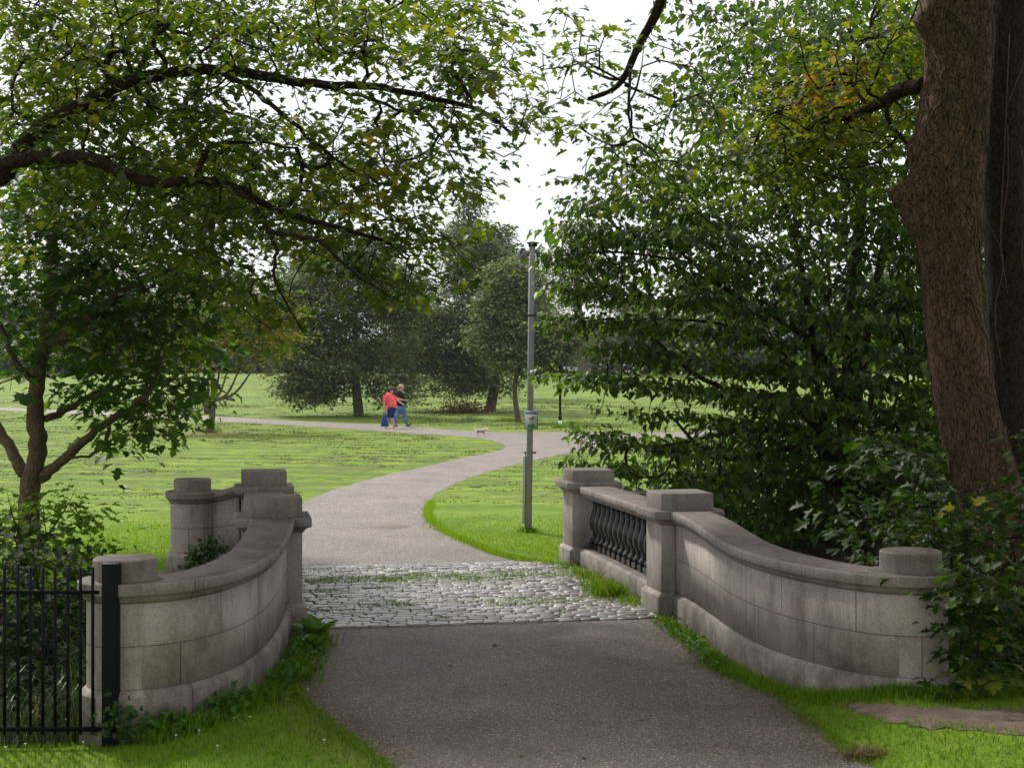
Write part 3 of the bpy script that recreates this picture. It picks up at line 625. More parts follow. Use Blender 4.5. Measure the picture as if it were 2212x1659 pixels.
def build_right_trees():
    rng = np.random.default_rng(12)
    # ---- big trunk with burls
    e = empty('old_tree', tuple(P(2180, 1400, 12.7)))
    tab = [(-700, 2040, 190), (-300, 2050, 160), (-100, 2060, 150), (0, 2066, 146), (80, 2067, 144), (150, 2069, 140), (250, 2057, 144), (330, 2047, 150), (400, 2043, 148), (450, 2046, 140), (520, 2048, 130), (600, 2054, 124), (700, 2064, 124), (800, 2076, 126), (900, 2094, 132), (1000, 2122, 138), (1100, 2156, 146), (1200, 2188, 160), (1300, 2215, 190), (1410, 2230, 240)]
    Y0 = 12.7; n = 40; a = np.arange(n)/n*2*math.pi
    ys = np.concatenate([np.arange(-700, 1420, 14)]); cxs = np.interp(ys, [t[0] for t in tab], [t[1] for t in tab]); ws = np.interp(ys, [t[0] for t in tab], [t[2] for t in tab])
    k3 = np.ones(7)/7; cxs = np.convolve(np.pad(cxs, 3, 'edge'), k3, 'valid'); ws = np.convolve(np.pad(ws, 3, 'edge'), k3, 'valid')
    ph = rng.uniform(0, 6.28, 6); rings = []
    burls = [(418, math.pi, 0.17, 22, .45), (468, math.pi*1.02, 0.12, 48, .5), (322, math.pi*.98, 0.06, 20, .35), (45, math.pi, 0.09, 28, .45), (760, 4.6, .03, 60, .4), (500, 5.2, .03, 60, .5), (200, 4.3, .035, 60, .5)]
    for y_, c_, w_ in zip(ys, cxs, ws):
        q = P(c_, y_, Y0); r = w_/2/F*Y0
        rr = r*(1+0.035*np.sin(3*a+ph[0]+y_*.004)+0.03*np.sin(5*a+ph[1]-y_*.006)+0.018*np.sin(9*a+ph[2]+y_*.01)+rng.normal(0, .006, n))
        for by, ba, bh, bs, bw in burls:
            rr += bh*np.exp(-((y_-by)/bs)**2)*np.exp(-((((a-ba)+math.pi) % (2*math.pi)-math.pi)/bw)**2)
        rings.append(np.stack([q[0]+np.cos(a)*rr, q[1]+np.sin(a)*rr, np.full(n, q[2])], -1))
    b = MB(); b.rings(rings[::-1]); b.build('trunk', M['bark_big'], e, smooth=True)
    # ivy stems creeping over the bark
    RG = np.array(rings); nb = MB()
    for k in range(170):
        i = rng.integers(20, len(ys)-5); j = rng.uniform(math.pi*0.95, math.pi*2.05); dirj = rng.normal(0, .03); pts = []
        di = rng.choice([-1, 1]); L = rng.integers(14, 60)
        for s in range(L):
            ii = int(i); 
            if ii < 2 or ii > len(ys)-3: break
            jj = (j/(2*math.pi)*n) % n; j0 = int(jj); f = jj-j0
            q = RG[ii, j0]*(1-f)+RG[ii, (j0+1) % n]*f; ce = RG[ii].mean(0); o = q-ce; o[2] = 0; o /= np.linalg.norm(o)
            pts.append(q+o*rng.uniform(.003, .012)); i += di*rng.uniform(.1, 1.0); dirj = dirj*.82+rng.normal(0, .05); j += dirj
        if len(pts) > 5: nb.tube(smooth_poly(pts[::2], 3), rng.choice([.002, .003, .004, .006]), 5, rng=rng)
    nb.build('vine_stems', M['vine'], e, smooth=True)
    # overhead limbs and canopy of this tree, unseen, added to shade the foreground
    lim = [smooth_poly([P(2045, -420, 12.7), (3.2, 11.8, 8.8), (2.4, 10.2, 10.2), (1.6, 7.5, 10.8)], 5), smooth_poly([P(2045, -420, 12.7), (4.5, 10.6, 8.6), (5, 7.5, 9.6), (4.6, 4.6, 10)], 5), 
           smooth_poly([P(2035, -100, 12.7), (4.2, 13.6, 7.0), (4.3, 14.4, 8.5), (4.0, 15.2, 9.8)], 5)]
    seeds = []
    for L_ in lim: limb('bough', L_, .16, .05, M['bark_dark'], e); seeds.append((L_, .16, .05))
    # hanging bough at top centre
    T = smooth_poly([P(2040, -300, 12.7), P(1880, -420, 12.9), P(1650, -380, 13.4), P(1500, -180, 13.8), P(1440, -30, 14.0), P(1415, 35, 14.1), P(1390, 80, 14.2), P(1368, 125, 14.2), P(1350, 165, 14.3), P(1322, 195, 14.4), P(1270, 215, 14.5)], 5)
    T2 = smooth_poly([P(1362, 140, 14.2), P(1360, 185, 14.1), P(1358, 250, 14.0), P(1370, 300, 14.0)], 4); T3 = smooth_poly([P(1375, 110, 14.2), P(1340, 170, 14.5), P(1290, 160, 14.7), P(1240, 130, 14.9)], 4)
    T4 = smooth_poly([P(1350, 185, 14.3), P(1450, 220, 14.6), P(1520, 200, 14.9)], 4)
    # bough with yellow leaves beside the trunk
    Yb = smooth_poly([P(1995, 185, 12.75), P(1950, 195, 13.0), P(1900, 225, 13.3), P(1840, 250, 13.7), P(1770, 265, 14.1), P(1690, 300, 14.5), P(1600, 335, 14.8)], 5)
    Yb2 = smooth_poly([P(1935, 200, 13.1), P(1915, 250, 13.2), P(1950, 300, 13.2), P(1970, 320, 13.2)], 4); Yb3 = smooth_poly([P(1880, 235, 13.4), P(1840, 180, 13.8), P(1845, 100, 14), P(1820, 40, 14.2)], 4)
    for L_, ra, rb in ((T, .075, .02), (T2, .018, .008), (T3, .022, .008), (T4, .014, .006), (Yb, .07, .012), (Yb2, .025, .012), (Yb3, .022, .01)):
        limb('bough', L_, ra, rb, M['bark_dark'], e, 10); seeds.append((L_, ra, rb))
    tm = ['0134321110', '0146522200', '1466632410', '4567655420', '4555656530', '2255566540', '1045566540', '0014665540', '0014544320']
    at = cells(tm, 22, 0, 2.7, (13.3, 15.2), rng, 1.2)
    ym = ['0112356666', '0123577888', '0234678887', '0356789987', '0467899876', '0478998754', '0467865432', '0234443210', '0011110000']
    at2 = cells(ym, 30, 1, 7.0, (13.0, 15.5), rng, 1.3)
    shade_at = np.vstack([canopy(-0.3, 8.5, 1.5, 13, 7.6, 11.5, 1000, rng), canopy(0.5, 10, -8, 2, 3.8, 10, 800, rng), canopy(7.6, 11, 2, 12, 2, 9, 350, rng), canopy(4.8, 9, 5, 10.3, 2.8, 7.5, 420, rng), canopy(-1, 5.5, 8, 13, 6.4, 9, 420, rng), cells(['66777777788888', '77777788888888', '56667777888888'], 30, -3, 2.2, (12.5, 16.5), rng)])  # leaf boxes outside the view, added to keep light off the foreground
    alla = np.vstack([at, at2, shade_at])
    PP, par, rad, ns, term, D = grow(seeds, alla, rng, .25, .0042, .42); twigs('twig_sprays', PP, par, rad, ns, M['bark_dark'], e, 4)
    tp = PP[term]; dr = tp-PP[par[term]]; dr /= np.linalg.norm(dr, axis=1)[:, None]+1e-9; per = 12
    pos, d, nn, sz_ = spray(tp, dr, per, .15, .05, rng, .35, .082)
    px = CX+F*pos[:, 0]/pos[:, 1]
    var = 0.5*np.repeat(rng.uniform(0, 1, len(tp)), per)+.4*rng.uniform(0, 1, len(pos)); py = HY-F*(pos[:, 2]-H)/pos[:, 1]
    var += 0.34*np.exp(-((px-1800)/130)**2-((py-210)/110)**2); var = np.clip(var, 0, 1)
    sz_[(pos[:, 2] > 7.6) | (pos[:, 1] < 9)] *= 1.9
    leaves('crown', 'maple', pos, d, nn, sz_, var, M['maple'], e)
    tag(e, 'massive leaning old trunk with knobbly burls and creeper stems, right side', 'tree')
    # ---- second trunk behind
    e2 = empty('old_tree', tuple(P(2200, 1350, 14.4)))
    tk = smooth_poly([P(*q_) for q_ in [(2215, 1420, 14.4), (2205, 1200, 14.4), (2195, 1000, 14.4), (2185, 800, 14.4), (2178, 600, 14.4), (2170, 400, 14.4), (2172, 200, 14.4), (2180, 0, 14.4), (2185, -300, 14.4), (2200, -600, 14.4)]], 5)
    b = MB(); b.tube(tk, np.interp(np.arange(len(tk)), [0, 10, 30, len(tk)], [.34, .24, .19, .14]), 20, .03); b.build('trunk', M['bark_dark'], e2, smooth=True)
    nb = MB()
    for k in range(9):
        o = rng.uniform(-.22, .22); i0 = rng.integers(0, 30); seg = tk[i0:i0+rng.integers(8, 18)]
        if len(seg) < 7: continue
        q = seg.copy(); q[:, 0] += o+np.cumsum(rng.normal(0, .05, len(q))); q[:, 1] -= np.sqrt(np.maximum(0.01, .26**2-o*o))*.95; nb = MB(); nb.tube(smooth_poly(q[::3], 4), rng.uniform(.003, .006), 5, rng=rng); nb.build('creeper_stem', M['vine'], e2, smooth=True)
    at = np.vstack([canopy(5.0, 9.5, 12.5, 19, 6, 10.5, 260, rng), cells(['44', '55', '66', '66', '55', '66', '77', '66', '66', '77', '77', '88'], 43, 1, 2.0, (15, 18), rng)])
    sd = [(tk, .2, .1), (smooth_poly([tk[-8], (5.8, 15, 8.5), (7, 16.5, 9.5)], 5), .1, .03)]; limb('bough', sd[1][0], .1, .03, M['bark_dark'], e2)
    PP, par, rad, ns, term, D = grow(sd, at, rng, .3); twigs('twig_sprays', PP, par, rad, ns, M['bark_dark'], e2)
    tp = PP[term]; pos, d, nn, s_ = spray(tp, np.zeros_like(tp)+[0, 0, 1], 12, .2, .07, rng, .3, .12); leaves('crown', 'maple', pos, d, nn, s_, rng.uniform(0, .8, len(pos)), M['mapledark'], e2)
    tag(e2, 'dark second trunk hung with dead creeper, behind the big burled trunk', 'tree')
    # ---- R: lime with heart leaves
    rows = ['000000356888888888888', '000000047888776788888', '000000016888876788888', '000000266688999888888', '000000577799998877777', '000001567789998657777', '001234565668876436666', '002455555446555445555', '013677777666676556666', '047888888887777777777',
            '078889988878887777777', '178999988878877777777', '047889998777778887777', '025677788877888887777', '003457788888888887777', '001356788888888888888', '004667888888888888888', '001445567899999999999', '002433467899999999999', '005888889999999999999', '003788899999999999999', '000027888999999999999', '000000688999999999999', '000000001567999999999']
    # sky shows higher through the gaps, thick near the ground
    Yr = lambda px, py: (19.2, 21.6) if px < 1400 else (18.4, 23.5)
    at = cells(rows, 23, 0, 9.0, Yr, rng, 1.3)
    at[:, 2] = .33*at[:, 2]+.67*(np.round((at[:, 2]+.12*at[:, 0])/.4)*.4-.12*at[:, 0]+rng.normal(0, .03, len(at)))
    low = cells(['0000000088899999999999', '0000000088999999999999', '0000000889999999999999', '0000000289999999999999', '0000000278999999999999', '0000000068999999999999', '0000000000479999999999'], 23, 17, 3.0, (20.5, 24.5), rng, 1)
    tipp = np.array([P(x, y, 20.4) for x, y in ((1162, 548), (1180, 556), (1205, 552), (1190, 806), (1215, 812), (1240, 816), (1270, 818), (1290, 940), (1180, 802), (1222, 495), (1235, 480), (1190, 700), (1215, 705), (1245, 700))])
    base = (4.6, 21.0, -.2)
    st = []
    for (tx, ty, tz, px1, py1, yy) in ((4.9, 21.2, 3.5, 1800, 200, 21.5), (4.2, 20.8, 3.0, 1620, 350, 20.5), (4.4, 20.4, 2.4, 1500, 560, 20.2), (5.3, 21.3, 4, 1950, 100, 22), (4.2, 20.3, 1.6, 1460, 760, 20), (4.4, 20.3, 1.3, 1500, 930, 20.2), (5.0, 21.8, 3.0, 1750, 420, 22.8)):
        st.append(smooth_poly([base, (tx, ty, tz), P(px1+60, py1+60, yy), P(px1-60, py1-40, yy)], 6))
    more = [smooth_poly([P(1620, 620, 20.5), P(1560, 590, 20.3), P(1450, 560, 20.2), P(1330, 545, 20.2), P(1240, 550, 20.3), P(1180, 552, 20.4)], 4), smooth_poly([P(1700, 770, 20.6), P(1580, 705, 20.3), P(1420, 690, 20.2), P(1290, 700, 20.3)], 4),
            smooth_poly([P(1700, 850, 20.4), P(1560, 856, 20.1), P(1400, 835, 20.1), P(1270, 822, 20.3), P(1190, 811, 20.4)], 4), smooth_poly([P(1800, 950, 20.6), P(1620, 930, 20.4), P(1450, 960, 20.2), P(1330, 965, 20.3)], 4)]
    limbs = [(st[0], .12, .03)]+[(s, .07, .015) for s in st[1:]]+[(m_, .028, .007) for m_ in more]
    tree('lime_tree', 'wide bushy tree of heart-shaped dark green leaves right of the tall steel column', 'tree', base, limbs, np.vstack([at, low, tipp]), M['lime'], M['bark_dark'], 23, per=15, sxy=.19, sz=.058, size=.098, droop=.5, kind='heart', r0=.0036)
    # ---- undergrowth: dark leaf mass added to blacken the hollow, and shrubs
    bush('dark_hollow_bush', 'dark leaf mass added to darken the hollow under the big lime', 'bush', cells(['00113577888888888888', '00135778899999999999', '00257888999999999999', '00267889999999999999', '00267899999999999999', '00047999999999999999', '00004799999999999999'], 28, 18, 3.5, (21.5, 26), rng, 1), (6.5, 23.5, -.1), M['thicket'], .16, 31, 12, .25, .12, lambda p, v, r: v*.5, kind='oval')
    bush('maple_sapling', 'leafy maple saplings growing behind the right curved wall', 'shrub', cells(['000000256632', '000024677642', '002467776555', '013567888877', '025678888877', '014578788899', '000136789999', '000004699999', '000000089999'], 33, 18, 2.8, (12.6, 15.6), rng, 1.2), (4.2, 14, -1.3), M['shrub'], .105, 32, 11, .15, .06)
    bush('maple_sapling', 'maple saplings with some yellowing leaves crowding the right wall pier', 'shrub', np.vstack([cells(['0000001', '0000123', '0012356', '0235788', '1468999', '2799999', '3999999', '3999999', '3999999', '2999999', '1899999', '1899999', '0799999', '0467888'], 39, 17, 3.0, lambda px, py: (10.55, 11.9) if px > 2060 else (10.75, 11.7), rng, 1.2),
         cells(['0148', '0169', '0159', '0149', '0148', '0158', '0047'], 39, 24, 4.0, (9.98, 10.25), rng, 1.2)]), (4.0, 11.2, 0), M['shrub'], .082, 33, 11, .13, .06, lambda p, v, r: v*1.0+.08)
def bush(name, label, cat, at, base, mat, size, seed, per=12, sxy=.18, sz=.08, vf=None, kind='maple', group=None, droop=.3):
    rng = np.random.default_rng(seed); base = np.array(base, float); c = at.mean(0); st = []
    for k in range(7):
        t = at[rng.integers(len(at))]; b0 = base+np.array([rng.normal(0, .35), rng.normal(0, .2), 0]); b0[2] = base[2]
        st.append(smooth_poly([b0, b0*.55+t*.45+[0, 0, .2], t*.9+b0*.1], 5))
    return tree(name, label, cat, base, [(s, .03, .006) for s in st], at, mat, M['bark_dark'], seed, per, sxy, sz, size, droop, kind, vf, .3, group, r0=.003, boughname='stem')
def ell(px, py, rx, ry, Y, n, rng, hollow=.2):
    """points through an ellipsoid that is rx, ry pixels wide at distance Y"""
    q = rng.normal(0, 1, (n, 3)); q /= np.linalg.norm(q, axis=1)[:, None]; r = (hollow+(1-hollow)*rng.uniform(0, 1, n))**.7
    q = q*r[:, None]; X = P(px, py, Y)
    return X+q*np.array([rx/F*Y, rx/F*Y, ry/F*Y])
def far_tree(name, label, cat, bpx, bpy_, tw, blobs, nat, per, size, mat, seed, topy=None, spread=.28, Y=None, kind='rhomb', group=None, dead=0, low=None):
    rng = np.random.default_rng(seed)
    if Y is None: b = G(bpx, bpy_)
    else: b = np.array([(bpx-CX)/F*Y, Y, 0]); b[2] = float(g(b[0], Y))
    Y = b[1]; blobs = list(blobs)
    for x in list(blobs):
        for _ in range(3):
            a = rng.uniform(-3.3, .15); f = rng.uniform(.25, .42); blobs.append((x[0]+math.cos(a)*x[2]*.95, x[1]+math.sin(a)*x[3]*.9, x[2]*f*1.3, x[3]*f*.8))
    area = sum(x[2]*x[3] for x in blobs)
    at = np.vstack([ell(x[0], x[1], x[2], x[3], Y, max(3, int(nat*x[2]*x[3]/area)), rng) for x in blobs])
    top = P(blobs[0][0], topy if topy is not None else blobs[0][1]-blobs[0][3]*.5, Y); r = tw/2/F*Y
    tk = smooth_poly([b+[0, 0, -.2], b*.7+top*.3+[rng.normal(0, .1), 0, 0], b*.35+top*.65+[rng.normal(0, .15), 0, 0], top], 6)
    return tree(name, label, cat, b, [(tk, r*1.15, r*.3)], at, mat, M['bark_far'], seed, per, spread, spread*.45, size, .2, kind, None, .9, group, r0=.012, p=.38, rmin=.018)
def build_far():
    ft = far_tree
    ft('small_tree', 'small round tree with several upright stems and golden-green crown in the field', 'tree', 448, 935, 15, [(460, 720, 100, 95), (530, 700, 70, 80), (400, 720, 70, 80), (560, 760, 60, 60), (470, 640, 80, 60), (600, 700, 40, 60), (590, 740, 50, 45)], 420, 34, .13, M['golden'], 41, topy=800, spread=.28, kind='oval')
    # its upright stems
    e = [o for o in COL.objects if o.name.startswith('small_tree')][0]; Y = e.location.y
    for dx, tx, ty in ((-8, 395, 790), (-4, 425, 780), (0, 450, 760), (4, 478, 770), (8, 520, 790), (9, 545, 800), (-9, 375, 800), (2, 492, 800)):
        limb('stem', smooth_poly([P(448+dx*.3, 895, Y), P(448+dx*.9, 870, Y), P(448+(tx-448)*.6, 850, Y), P(tx, ty, Y)], 5), .09, .03, M['bark_far'], e, 7)
    ft('oak_tree', 'broad dark evergreen oak left of the walking pair, low boughs sweeping down', 'tree', 776, 900, 20, [(750, 640, 115, 95), (690, 700, 85, 95), (700, 800, 110, 55), (650, 830, 60, 40), (690, 850, 75, 22), (830, 720, 85, 100), (740, 770, 135, 80), (660, 850, 65, 30), (850, 845, 65, 40), (860, 640, 60, 70), (790, 570, 55, 60), (640, 760, 45, 60), (720, 570, 60, 50)], 2100, 32, .165, M['oak'], 42, spread=.34)
    ft('oak_tree', 'tall dark oak whose crown rises in the middle beside the tall steel column', 'tree', 1058, 888, 22, [(1060, 690, 110, 110), (1000, 590, 60, 90), (1010, 790, 60, 50), (960, 750, 90, 80), (1060, 800, 60, 35), (1130, 650, 70, 80), (900, 760, 55, 60), (1040, 580, 55, 60), (1080, 600, 60, 60), (980, 835, 60, 30), (1060, 835, 70, 25), (890, 700, 50, 60), (880, 790, 50, 50)], 2100, 32, .165, M['oak'], 43, spread=.34)
    ft('oak_tree', 'pale green oak on a slender trunk behind the tall steel column', 'tree', 1121, 912, 11, [(1130, 690, 75, 100), (1110, 610, 55, 55), (1190, 740, 60, 70), (1095, 760, 60, 55), (1170, 790, 55, 35), (1210, 770, 30, 40), (1060, 700, 45, 60)], 1100, 28, .16, M['oaklight'], 44, spread=.3)
    ft('pine_tree', 'pointed conifer top showing against the sky above the middle oaks', 'tree', 1012, 850, 16, [(1012, 560, 60, 70), (1014, 470, 26, 36), (1050, 520, 45, 35), (985, 500, 22, 20), (1065, 555, 40, 40), (1090, 560, 25, 30)], 420, 26, .24, M['woods'], 45, Y=106, topy=445, spread=.42)
    ft('pine_tree', 'grey-green conifer rising behind the left shoulder of the dark oak', 'tree', 640, 850, 16, [(650, 640, 60, 70), (640, 590, 40, 50), (700, 580, 50, 55), (620, 700, 45, 70), (760, 560, 50, 40), (820, 560, 40, 40)], 420, 26, .24, M['woods'], 46, Y=112, topy=560, spread=.42)
    ft('pine_tree', 'tall bare-trunked pine behind the finger post, reddish trunk', 'tree', 1262, 815, 27, [(1245, 560, 60, 50), (1300, 600, 55, 40), (1210, 600, 40, 30), (1320, 660, 45, 30), (1220, 660, 30, 25), (1270, 720, 40, 30)], 330, 24, .25, M['woods'], 47, Y=124, topy=540, spread=.45)
    ft('background_tree', 'low dark tree filling the gap between the two main oaks', 'tree', 930, 812, 16, [(920, 700, 50, 80), (890, 640, 40, 50), (940, 770, 60, 35), (860, 740, 50, 60)], 260, 22, .3, M['woods'], 48, Y=128, spread=.5)
    L = [(-70, 600, 'dim tree at the far left end of the wood beyond the field'), (60, 640, 'round far tree seen under the young maple boughs at the left edge'), (230, 610, 'far tree seen right of the young maple trunk'), (390, 600, 'far tree behind the small golden tree, to its left'), (560, 660, 'far tree between the golden tree and the dark oak'),
         (1150, 660, 'far tree seen just left of the tall steel column'), (1390, 650, 'far tree seen through the lime leaves right of the finger post'), (1540, 620, 'grey-brown far tree glimpsed through the middle of the lime'), (1720, 600, 'far tree glimpsed between the lime and the big trunk'), (1900, 580, 'far tree just left of the burled trunk, behind the lime'), (2120, 580, 'far tree behind the two old trunks on the right edge')]
    for k, (px, ty, lab) in enumerate(L):
        Y = 134+(k*37 % 17); hh = 815-ty
        ft('background_tree', lab, 'tree', px, 812, 18, [(px, ty+hh*.45, 95, hh*.42), (px-60, ty+hh*.65, 70, hh*.33), (px+60, ty+hh*.62, 70, hh*.35), (px+10, ty+hh*.25, 60, hh*.25), (px-95, ty+hh*.78, 60, hh*.2), (px+95, ty+hh*.78, 60, hh*.2), (px, ty+hh*.85, 95, hh*.14)], 620, 20, .42, M['woods'] if k % 3 else M['oak'], 60+k, Y=Y, spread=.6, group='trees of the wood beyond the field')
    # underwood closing the wood
    rng = np.random.default_rng(99); n = 30000
    X = rng.uniform(-75, 95, n); Yy = rng.uniform(140, 158, n); zt = 3.6+1.6*np.sin(X*.13)+1.0*np.sin(X*.41+1); Z = 2.2+rng.uniform(0, 1, n)**.8*zt
    leaves('undergrowth', 'rhomb', np.column_stack([X, Yy, Z]), rng.normal(0, 1, (n, 3)), rng.normal(0, .5, (n, 3))+[0, -.4, .8], rng.uniform(.5, .9, n), rng.uniform(0, .7, n), M['woods'], None)
    tag(COL.objects[-1], 'dense underwood beneath the far trees', 'undergrowth', kind='stuff')
    # brush pile under the middle oak
    e = empty('brush_pile', tuple(G(1000, 893))); b0 = np.array(e.location); rng = np.random.default_rng(5)
    for k in range(12):
        a = rng.uniform(0, 6.28); L_ = rng.uniform(.5, 1.6); s0 = b0+[rng.uniform(-.9, 1.0), rng.uniform(-.5, .5), .05]
        limb('branch', smooth_poly([s0, s0+[math.cos(a)*L_*.5, .1, .3+rng.uniform(0, .4)], s0+[math.cos(a)*L_*.7, .1, rng.uniform(.5, 1.7)]], 4), .025, .01, M['bark_dark'], e, 5)
    pos = b0+np.column_stack([rng.normal(0, .75, 900), rng.normal(0, .5, 900), np.abs(rng.normal(0, .28, 900))]); leaves('dead_leaves', 'rhomb', pos, rng.normal(0, 1, (900, 3)), rng.normal(0, 1, (900, 3)), rng.uniform(.1, .2, 900), rng.uniform(0, 1, 900), M['deadleaf'], e)
    tag(e, 'heap of dead brown branches lying under the middle oak', 'brush pile')
def blades(name, P0, h, w, var, mat, label=None, cat=None, lean=.35, kind='stuff', parent=None, rng=RNG, curl=0.0):
    n = len(P0); a = rng.uniform(0, 6.28, n); s = np.stack([np.cos(a), np.sin(a), np.zeros(n)], -1); b = rng.uniform(0, 6.28, n); ln = np.stack([np.cos(b), np.sin(b), np.zeros(n)], -1)*(lean*rng.uniform(.2, 1.4, n)*h)[:, None]
    up = np.array([0, 0, 1.0]); w_ = (np.broadcast_to(w, (n,))*rng.uniform(.7, 1.3, n))[:, None]; h_ = h[:, None]
    v = np.stack([P0-s*w_*.5, P0+s*w_*.5, P0+s*w_*.4+ln*.35+up*h_*.6, P0-s*w_*.4+ln*.35+up*h_*.6, P0+ln*(1+curl)+up*h_*(1-curl*.6)], 1).reshape(-1, 3)
    i = (np.arange(n)*5)[:, None]; q = np.concatenate([i+[0, 1, 2, 3], i+[3, 2, 4]], 1)
    o = mesh(name, v, q.reshape(-1), np.tile([4, 3], n), mat, parent, var=np.repeat(var, 5))
    if label: tag(o, label, cat, kind=kind)
    return o
def inpoly(x, y, poly):
    c = np.zeros(len(x), bool); n = len(poly); j = n-1
    for i in range(n):
        xi, yi = poly[i][:2]; xj, yj = poly[j][:2]
        c ^= ((yi > y) != (yj > y)) & (x < (xj-xi)*(y-yi)/(yj-yi+1e-12)+xi); j = i
    return c
def scatter(n, x0, x1, y0, y1, rng, hole=(), keep=None):
    x = rng.uniform(x0, x1, n); y = rng.uniform(y0, y1, n); m = np.ones(n, bool)
    for h_ in hole: m &= ~inpoly(x, y, h_)
    if keep is not None: m &= keep(x, y)
    return np.column_stack([x[m], y[m], g(x[m], y[m])])
def build_grass():
    rng = np.random.default_rng(8)
    near = [q[:2] for q in wpts(NEAR_L)]+[(-.45, 7.2), (-.3, 5), (2.6, 5), (2.3, 7.2)]+[q[:2] for q in wpts(NEAR_R)]
    dirt = [q[:2] for q in wpts([(1800, 1513), (1840, 1519), (1900, 1526), (2000, 1533), (2300, 1543), (2300, 1584), (2140, 1578), (1930, 1562), (1830, 1532)])]
    wl = lambda x, y: ~((x > -2.9) & (x < -1.9) & (y > 9.95) & (y < 14)) & (g(x, y) > -.3)
    p = scatter(70000, -4.6, 5.4, 7.6, 12.6, rng, (near, dirt), lambda x, y: wl(x, y) & ~((x > 1.6) & (y > 11.3+(2.2-x)*1.2)))
    blades('lawn_grass', p, rng.uniform(.018, .045, len(p)), .006, rng.uniform(0, .97, len(p)), M['blade'], 'short mown lawn grass in the foreground', 'grass', rng=rng, lean=.8)
    # taller edge grass beside the right wall
    q = smooth_poly([(1.45, 14.2), (1.55, 13.4), (1.66, 12.7), (1.72, 12.1), (1.8, 11.6), (2.0, 11.05), (2.3, 10.55), (2.7, 10.22), (3.2, 10.14), (4.2, 10.2), (5, 10.2)], 12)
    k = rng.integers(0, len(q), 9000); d = np.abs(rng.normal(0, .075, 9000)); pp = q[k]+np.column_stack([-d*.7-.02, -d])+rng.normal(0, .03, (9000, 2)); k2 = k > 60
    pp[k2, 1] -= 0.04
    sel = (q[k][:, 1] < 12.3) | (rng.uniform(0, 1, 9000) < .25); pp = pp[sel]
    blades('verge_grass', np.column_stack([pp, g(pp[:, 0], pp[:, 1])]), rng.uniform(.03, .085, len(pp)), .007, rng.uniform(0, .8, len(pp)), M['blade'], 'longer grass growing against the right curved wall', 'grass', rng=rng, lean=.7)
    # edges of the far lawn
    b = [(G(x, y)[0], G(x, y)[1]) for x, y in ((926, 1085), (918, 1110), (930, 1132), (962, 1154), (1010, 1176), (1060, 1196), (1120, 1212), (1190, 1221))]
    q = smooth_poly([(*x, 0) for x in b], 14)[:, :2]; k = rng.integers(0, len(q), 5000); pp = q[k]+rng.normal(0, .05, (5000, 2))+[.05, .03]
    blades('edge_grass', np.column_stack([pp, np.zeros(5000)]), rng.uniform(.03, .08, 5000), .008, rng.uniform(0, .95, 5000), M['sunblade'], 'grass fringe along the pale path beyond the bridge', 'grass', rng=rng)
    p = scatter(90000, -6.5, 2.6, 17.6, 25, rng, (), lambda x, y: (inpoly(x, y, [(-6.5, 17.4), (-3.1, 17.9), (-3.0, 19), (-4.6, 25), (-6.5, 25)]) | inpoly(x, y, [(0.9, 18.6), (2.6, 18.6), (2.6, 25), (-1.2, 25), (-1.45, 24), (-1.4, 22.6), (-.4, 20.2), (.7, 18.4)])))
    p = p[rng.uniform(0, 1, len(p)) < np.clip((25-p[:, 1])/6.5, 0, 1)]
    blades('lawn_grass', p, rng.uniform(.012, .038, len(p)), .01, rng.uniform(0, 1, len(p)), M['sunblade'], 'sunlit short grass just beyond the bridge', 'grass', rng=rng, lean=.7)
    # tufts in the sett joints and by the balustrade
    cs = []
    for _ in range(150): cs.append((rng.uniform(-3.75, -.4), rng.choice([rng.normal(2.75, .16), rng.normal(.85, .1), rng.uniform(0, 3.7)], p=[.55, .22, .23]), rng.integers(14, 80), rng.uniform(.06, .25), .03))
    for v in np.arange(.35, 3.6, .12): cs.append((-.30-abs(rng.normal(0, .05)), v, int(60*(.6+.6*math.sin(v*3.1)**2)), .09, .10 if 1.0 < v < 2.6 else .06))
    for _ in range(12): cs.append((-.42, rng.uniform(.95, 1.35), 60, .1, .15))
    pp = []; hh = []
    for u, v, n, s, h_ in cs:
        uv = np.column_stack([u+rng.normal(0, s, n), v+rng.normal(0, s*.5, n)]); w = ORG+uv[:, :1]*UD+uv[:, 1:]*VD; pp.append(w); hh.append(rng.uniform(.5, 1.3, n)*h_)
    pp = np.concatenate(pp); hh = np.concatenate(hh); blades('joint_grass', np.column_stack([pp, np.full(len(pp), .012)]), hh, .008, rng.uniform(0, 1, len(pp)), M['blade'], 'grass tufts sprouting between the setts and below the balustrade', 'grass', rng=rng, lean=.8)
    # weeds at foot of the left wall
    c = smooth_poly([(-1.86, 13.4), (-1.80, 12.9), (-1.78, 12.2), (-1.76, 11.5), (-1.83, 10.9), (-2.0, 10.35), (-2.25, 9.95), (-2.5, 9.75)], 10); n = 1500
    k = rng.integers(0, len(c), n); d = np.abs(rng.normal(0, .10, n)); pos = np.column_stack([c[k]+np.column_stack([d*.9, -d*.5]), rng.uniform(.01, .15, n)*(1-d*2.0).clip(.2, 1)*(.35+.75*np.abs(np.sin(k*.21+.6)))]); pos[:, 2] += g(pos[:, 0], pos[:, 1])
    leaves('wall_weeds', 'oval', pos, rng.normal(0, 1, (n, 3))+[0, 0, .7], rng.normal(0, .5, (n, 3))+[0, -.3, 1], rng.uniform(.025, .075, n), rng.uniform(0, .9, n)**1.5, M['weed'], None)
    tag(COL.objects[-1], 'leafy weeds growing along the foot of the left curved wall', 'weeds', kind='stuff')
